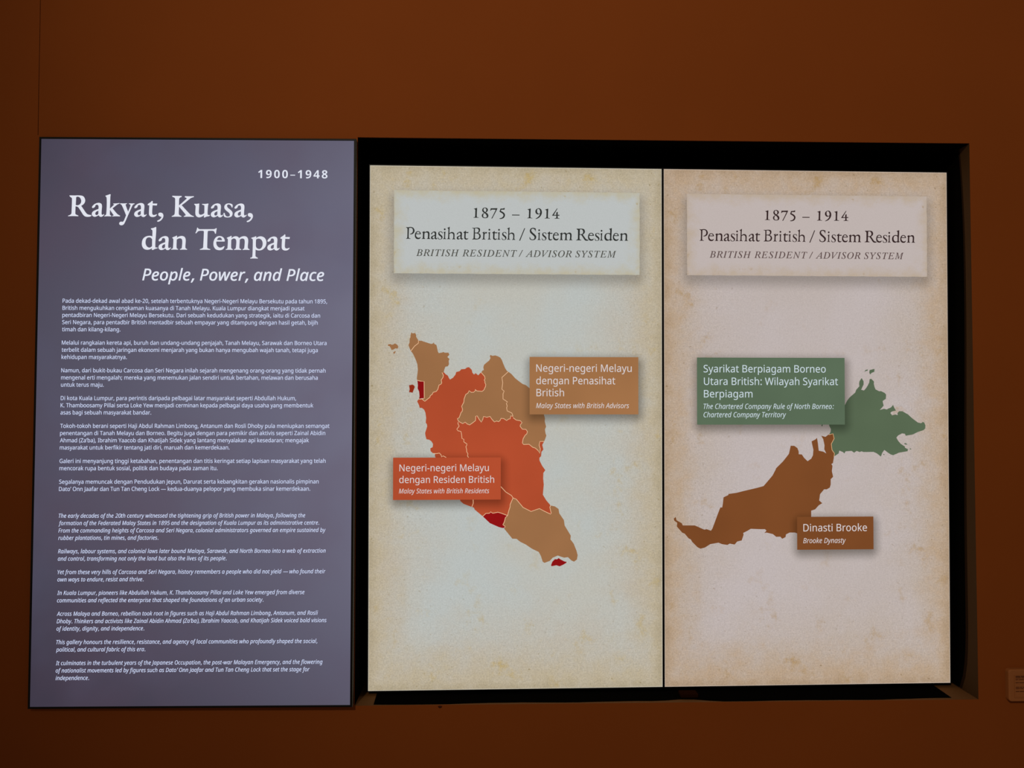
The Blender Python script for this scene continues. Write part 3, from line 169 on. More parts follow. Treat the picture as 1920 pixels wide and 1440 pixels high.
SERIF = json.loads(r'''{"R":[[[31,642,1],[39,653,0],[181,652,0],[323,656,0],[464,626,0],[523,500,0],[488,398,0],[401,327,1],[488,201,0],[574,83,0],[637,49,0],[721,36,1],[716,5,0],[637,-16,0],[543,-8,0],[480,36,0],[401,154,0],[323,272,0],[279,304,0],[225,312,1],[222,99,0],[231,63,0],[275,36,0],[319,20,1],[316,0,1],[157,5,0],[3,0,1],[2,13,1],[63,39,0],[102,76,0],[110,162,0],[115,540,0],[105,579,0],[71,603,0]],[[244,603,0],[279,619,0],[354,595,0],[404,485,0],[370,382,0],[291,343,0],[231,351,1],[238,540,0]]],
"a":[[[3,285,0],[16,319,0],[79,382,0],[157,417,0],[228,422,0],[291,390,0],[310,319,0],[302,194,0],[299,83,0],[315,49,0],[346,49,0],[378,72,1],[382,55,0],[338,5,0],[286,-16,0],[239,2,0],[212,36,1],[157,5,0],[87,-14,0],[24,13,0],[0,68,0],[24,138,0],[94,186,0],[173,217,0],[205,228,1],[208,304,0],[189,354,0],[150,367,0],[110,351,0],[98,312,0],[79,285,0],[39,264,0],[16,264,0]],[[205,178,1],[142,151,0],[107,107,0],[110,60,0],[142,36,0],[181,49,0],[205,76,1]]],
"k":[[[27,639,1],[42,653,0],[113,678,0],[168,700,1],[189,689,1],[179,619,0],[173,241,1],[239,304,0],[302,367,0],[315,379,1],[274,386,1],[279,404,1],[365,408,0],[467,420,1],[471,406,1],[412,382,0],[365,348,0],[252,253,1],[334,154,0],[412,68,0],[491,20,1],[488,0,1],[373,5,0],[252,0,1],[247,13,1],[294,36,0],[271,71,0],[176,212,1],[172,83,0],[179,46,0],[217,20,1],[216,0,1],[113,5,0],[3,0,1],[3,13,1],[50,44,0],[66,83,0],[76,382,0],[69,571,0],[58,611,0]]],
"y":[[[16,398,1],[20,412,1],[123,408,0],[227,414,1],[227,398,1],[189,382,0],[198,327,0],[268,146,1],[324,288,0],[343,367,0],[324,382,0],[290,395,1],[293,412,1],[375,408,0],[463,412,1],[464,395,1],[419,375,0],[390,327,0],[280,68,0],[178,-176,0],[131,-255,0],[68,-279,0],[13,-260,0],[0,-216,0],[20,-181,0],[60,-168,0],[107,-176,1],[146,-129,0],[209,36,1],[138,209,0],[76,343,0],[52,375,0]]],
"t":[[[0,386,1],[24,409,0],[87,449,0],[129,493,1],[153,485,1],[153,409,1],[294,409,1],[283,351,1],[150,357,1],[140,197,0],[143,87,0],[173,50,0],[228,50,0],[275,71,1],[291,60,1],[244,8,0],[173,-14,0],[94,0,0],[52,47,0],[44,118,0],[52,354,1],[5,357,1]]],
",":[[[35,79,0],[50,110,0],[98,123,0],[161,102,0],[192,31,0],[168,-55,0],[98,-134,0],[19,-162,0],[0,-142,1],[11,-129,0],[82,-91,0],[126,-39,0],[137,-8,1],[82,8,0],[42,39,0]]],
"K":[[[9,648,1],[16,658,1],[162,653,0],[301,653,1],[301,625,1],[249,604,0],[225,565,0],[220,353,1],[304,423,0],[414,526,0],[461,573,0],[453,596,0],[409,612,1],[401,631,1],[409,648,1],[540,644,0],[681,647,1],[685,628,1],[587,589,0],[524,541,0],[414,447,0],[304,364,1],[414,242,0],[540,109,0],[611,46,0],[689,14,1],[689,-3,1],[540,2,0],[382,-2,1],[382,17,1],[430,38,0],[438,61,0],[398,116,0],[225,321,1],[217,109,0],[233,54,0],[304,16,1],[301,-2,1],[162,3,0],[0,-2,1],[5,14,1],[76,54,0],[96,109,0],[104,549,0],[83,600,0],[20,628,0]]],
"u":[[[0,397,1],[11,406,0],[90,406,0],[153,419,1],[157,408,1],[150,235,0],[150,109,0],[184,65,0],[239,65,0],[310,101,0],[323,124,1],[323,345,0],[310,368,0],[255,384,1],[247,397,1],[255,406,1],[342,404,0],[420,417,1],[447,414,1],[431,345,0],[420,109,0],[431,55,1],[491,55,1],[494,42,1],[475,22,0],[389,6,0],[334,-22,1],[310,-17,1],[318,58,1],[263,14,0],[168,-17,0],[90,6,0],[47,77,0],[46,235,0],[49,329,0],[35,360,0]]],
"s":[[[277,299,1],[257,299,1],[233,354,0],[178,393,0],[123,386,0],[107,338,0],[138,283,0],[217,220,0],[272,157,0],[283,94,0],[249,16,0],[154,-16,0],[60,-8,0],[20,16,0],[0,102,1],[13,126,0],[36,118,1],[52,63,0],[91,19,0],[146,8,0],[194,31,0],[201,79,0],[170,134,0],[91,197,0],[36,260,0],[28,331,0],[60,393,0],[138,425,0],[217,420,0],[272,393,1],[283,354,0]]],
"d":[[[273,659,1],[294,666,0],[371,687,0],[420,711,1],[437,701,1],[434,526,0],[416,246,0],[416,92,0],[424,60,1],[483,62,1],[490,43,1],[413,22,0],[343,-13,1],[311,-3,1],[315,43,1],[245,6,0],[161,-6,0],[70,22,0],[14,99,0],[0,204,0],[28,323,0],[105,400,0],[217,431,0],[301,421,0],[322,403,1],[325,554,0],[318,610,0],[287,635,0]],[[318,106,1],[318,323,1],[280,369,0],[217,386,0],[147,358,0],[112,267,0],[119,162,0],[168,85,0],[238,57,0],[287,78,0]]],
"n":[[[31,374,1],[66,395,0],[122,416,0],[171,441,1],[180,430,1],[175,374,1],[234,409,0],[318,430,0],[402,409,0],[443,346,0],[450,248,0],[441,108,0],[450,45,0],[499,14,1],[497,0,1],[388,3,0],[278,0,1],[276,14,1],[325,38,0],[339,94,0],[348,248,0],[332,332,0],[276,360,0],[213,346,0],[171,318,1],[166,94,0],[178,38,0],[220,14,1],[217,0,1],[108,3,0],[0,0,1],[3,14,1],[52,38,0],[63,94,0],[70,318,0],[59,346,0]]],
"T":[[[59,695,1],[73,695,1],[94,663,0],[136,645,1],[569,648,1],[618,659,0],[646,681,1],[665,674,1],[653,600,0],[642,509,1],[618,509,1],[597,565,0],[562,597,0],[430,600,0],[390,586,0],[381,460,0],[374,111,0],[381,55,0],[430,27,0],[474,17,1],[471,-1,1],[311,3,0],[150,-1,1],[150,14,1],[206,34,0],[248,62,0],[255,125,0],[269,530,0],[262,589,0],[220,600,0],[122,597,0],[73,572,0],[31,520,1],[3,523,1],[31,579,0]]],
"e":[[[94,262,1],[87,213,0],[115,129,0],[178,73,0],[248,70,0],[332,115,1],[348,105,1],[311,31,0],[248,-4,0],[171,-11,0],[80,17,0],[17,101,0],[3,213,0],[31,325,0],[101,409,0],[192,432,0],[276,411,0],[332,353,0],[353,283,0],[346,262,1]],[[108,308,1],[136,367,0],[192,392,0],[241,374,0],[266,325,0],[262,299,1]]],
"m":[[[24,371,1],[66,396,0],[122,417,0],[164,441,1],[178,431,1],[171,368,1],[234,410,0],[304,428,0],[374,410,0],[413,368,1],[485,413,0],[569,431,0],[646,410,0],[688,347,0],[695,256,0],[684,102,0],[695,46,0],[744,15,1],[737,0,1],[632,4,0],[527,0,1],[525,14,1],[569,39,0],[583,102,0],[592,256,0],[576,333,0],[520,361,0],[464,347,0],[430,319,1],[430,256,0],[423,102,0],[432,46,0],[483,15,1],[478,0,1],[374,4,0],[262,0,1],[259,14,1],[306,39,0],[320,102,0],[329,256,0],[311,333,0],[255,361,0],[199,343,0],[166,312,1],[164,102,0],[175,46,0],[220,14,1],[215,0,1],[108,4,0],[0,0,1],[0,14,1],[49,39,0],[59,102,0],[66,312,0],[55,347,0]]],
"p":[[[21,372,1],[63,393,0],[119,407,0],[168,431,1],[182,421,1],[178,372,1],[245,414,0],[329,428,0],[427,393,0],[490,302,0],[497,204,0],[469,106,0],[385,15,0],[287,-15,0],[203,-6,0],[164,15,1],[161,-159,0],[168,-208,0],[238,-253,1],[235,-271,1],[119,-267,0],[4,-271,1],[0,-255,1],[56,-229,0],[70,-187,0],[77,50,0],[77,316,0],[66,344,0]],[[175,330,1],[231,358,0],[301,351,0],[364,295,0],[388,204,0],[371,106,0],[315,36,0],[259,29,0],[196,64,0],[171,113,1],[169,232,0]]],
"P":[[[0,636,1],[5,650,1],[115,641,0],[254,659,0],[392,618,0],[473,479,0],[438,341,0],[334,260,0],[219,254,1],[212,277,1],[311,313,0],[369,387,0],[380,479,0],[346,576,0],[254,613,0],[166,599,1],[157,364,0],[152,88,0],[173,41,0],[254,18,1],[249,0,1],[127,7,0],[5,0,1],[5,18,1],[58,41,0],[74,99,0],[83,502,0],[74,583,0]]],
"i":[[[12,380,1],[69,399,0],[120,426,1],[134,415,1],[120,277,0],[115,69,0],[127,39,0],[173,18,1],[173,0,1],[88,7,0],[0,0,1],[5,18,1],[41,46,0],[53,81,0],[60,300,0],[51,350,0]],[[41,546,0],[92,597,0],[143,546,0],[92,496,0]]],
"h":[[[0,627,1],[58,641,0],[138,691,1],[150,680,1],[136,519,0],[131,334,1],[219,392,0],[311,396,0],[392,346,0],[415,242,0],[408,69,0],[422,35,0],[454,16,1],[454,-5,1],[369,0,0],[284,-5,1],[284,14,1],[327,35,0],[341,81,0],[346,219,0],[323,300,0],[254,339,0],[184,323,0],[131,284,1],[127,81,0],[138,39,0],[184,21,1],[184,2,1],[92,7,0],[0,2,1],[5,21,1],[46,46,0],[58,92,0],[74,496,0],[65,583,0]]],
"B":[[[0,633,1],[6,650,1],[127,642,0],[267,661,0],[408,627,0],[445,529,0],[408,416,0],[338,355,1],[436,304,0],[481,177,0],[422,51,0],[267,0,0],[127,3,0],[6,-3,1],[6,20,1],[65,45,0],[82,93,0],[93,501,0],[87,599,0]],[[160,613,1],[267,619,0],[352,557,0],[357,459,0],[295,388,0],[160,377,1]],[[160,340,1],[281,332,0],[380,262,0],[391,149,0],[324,56,0],[211,45,0],[160,73,1]]],
"r":[[[8,385,1],[65,402,0],[135,439,1],[146,425,1],[141,346,1],[191,408,0],[253,416,0],[281,388,0],[262,332,1],[205,346,0],[144,290,1],[135,79,0],[149,37,0],[197,20,1],[197,0,1],[107,6,0],[0,0,1],[6,20,1],[51,42,0],[62,79,0],[73,304,0],[62,352,0]]],
"S":[[[343,481,1],[324,481,1],[287,580,0],[211,627,0],[132,613,0],[98,537,0],[146,439,0],[273,326,0],[363,228,0],[371,129,0],[315,31,0],[174,-11,0],[62,17,0],[14,45,0],[0,158,1],[25,163,1],[62,73,0],[146,28,0],[231,45,0],[279,115,0],[259,200,0],[174,284,0],[62,383,0],[20,467,0],[25,566,0],[90,650,0],[203,678,0],[301,658,0],[352,636,1]]],
"1":[[[0,582,1],[81,604,0],[211,647,1],[231,634,1],[218,393,0],[211,101,0],[228,46,0],[335,26,1],[335,0,1],[169,6,0],[0,0,1],[0,23,1],[88,46,0],[107,101,0],[117,442,0],[107,540,0]]],
"8":[[[221,676,0],[358,621,0],[396,507,0],[341,410,0],[270,354,1],[374,280,0],[429,150,0],[374,20,0],[211,-20,0],[65,20,0],[0,143,0],[39,247,0],[146,328,1],[58,410,0],[26,507,0],[81,630,0]],[[211,637,0],[286,578,0],[292,491,0],[234,387,0],[136,458,0],[114,556,0],[153,627,0]],[[172,306,0],[276,221,0],[325,117,0],[292,36,0],[211,20,0],[114,52,0],[91,150,0],[114,247,0]]],
"7":[[[39,647,1],[72,630,0],[462,644,1],[468,611,1],[332,344,0],[136,-29,1],[72,-39,1],[202,198,0],[364,540,1],[120,546,0],[55,507,0],[29,474,1],[0,474,1]]],
"5":[[[332,663,1],[348,647,1],[325,549,1],[120,552,1],[94,462,1],[250,380,0],[354,250,0],[341,104,0],[250,-10,0],[88,-58,0],[0,-42,1],[6,-16,1],[153,23,0],[257,136,0],[244,250,0],[120,348,0],[3,413,1],[72,618,1],[218,624,0]]],
"–":[[[0,234,1],[488,234,1],[488,182,1],[0,182,1]]],
"9":[[[205,670,0],[351,614,0],[422,452,0],[400,273,0],[286,94,0],[140,-3,0],[20,-36,1],[13,-10,1],[156,78,0],[270,208,0],[296,306,1],[172,263,0],[58,306,0],[0,436,0],[42,582,0]],[[188,630,0],[270,582,0],[312,436,0],[292,348,0],[205,315,0],[124,387,0],[107,517,0],[130,598,0]]],
"4":[[[315,670,1],[348,656,1],[104,240,1],[266,247,1],[273,387,0],[315,436,0],[364,436,1],[358,247,1],[478,254,1],[462,192,1],[358,195,1],[358,78,0],[380,39,0],[478,20,1],[478,-3,1],[315,3,0],[153,-6,1],[153,20,1],[250,46,0],[270,94,0],[270,195,1],[6,185,1],[0,218,1]]],
"/":[[[287,647,1],[338,647,1],[56,-45,1],[0,-45,1]]]}''')
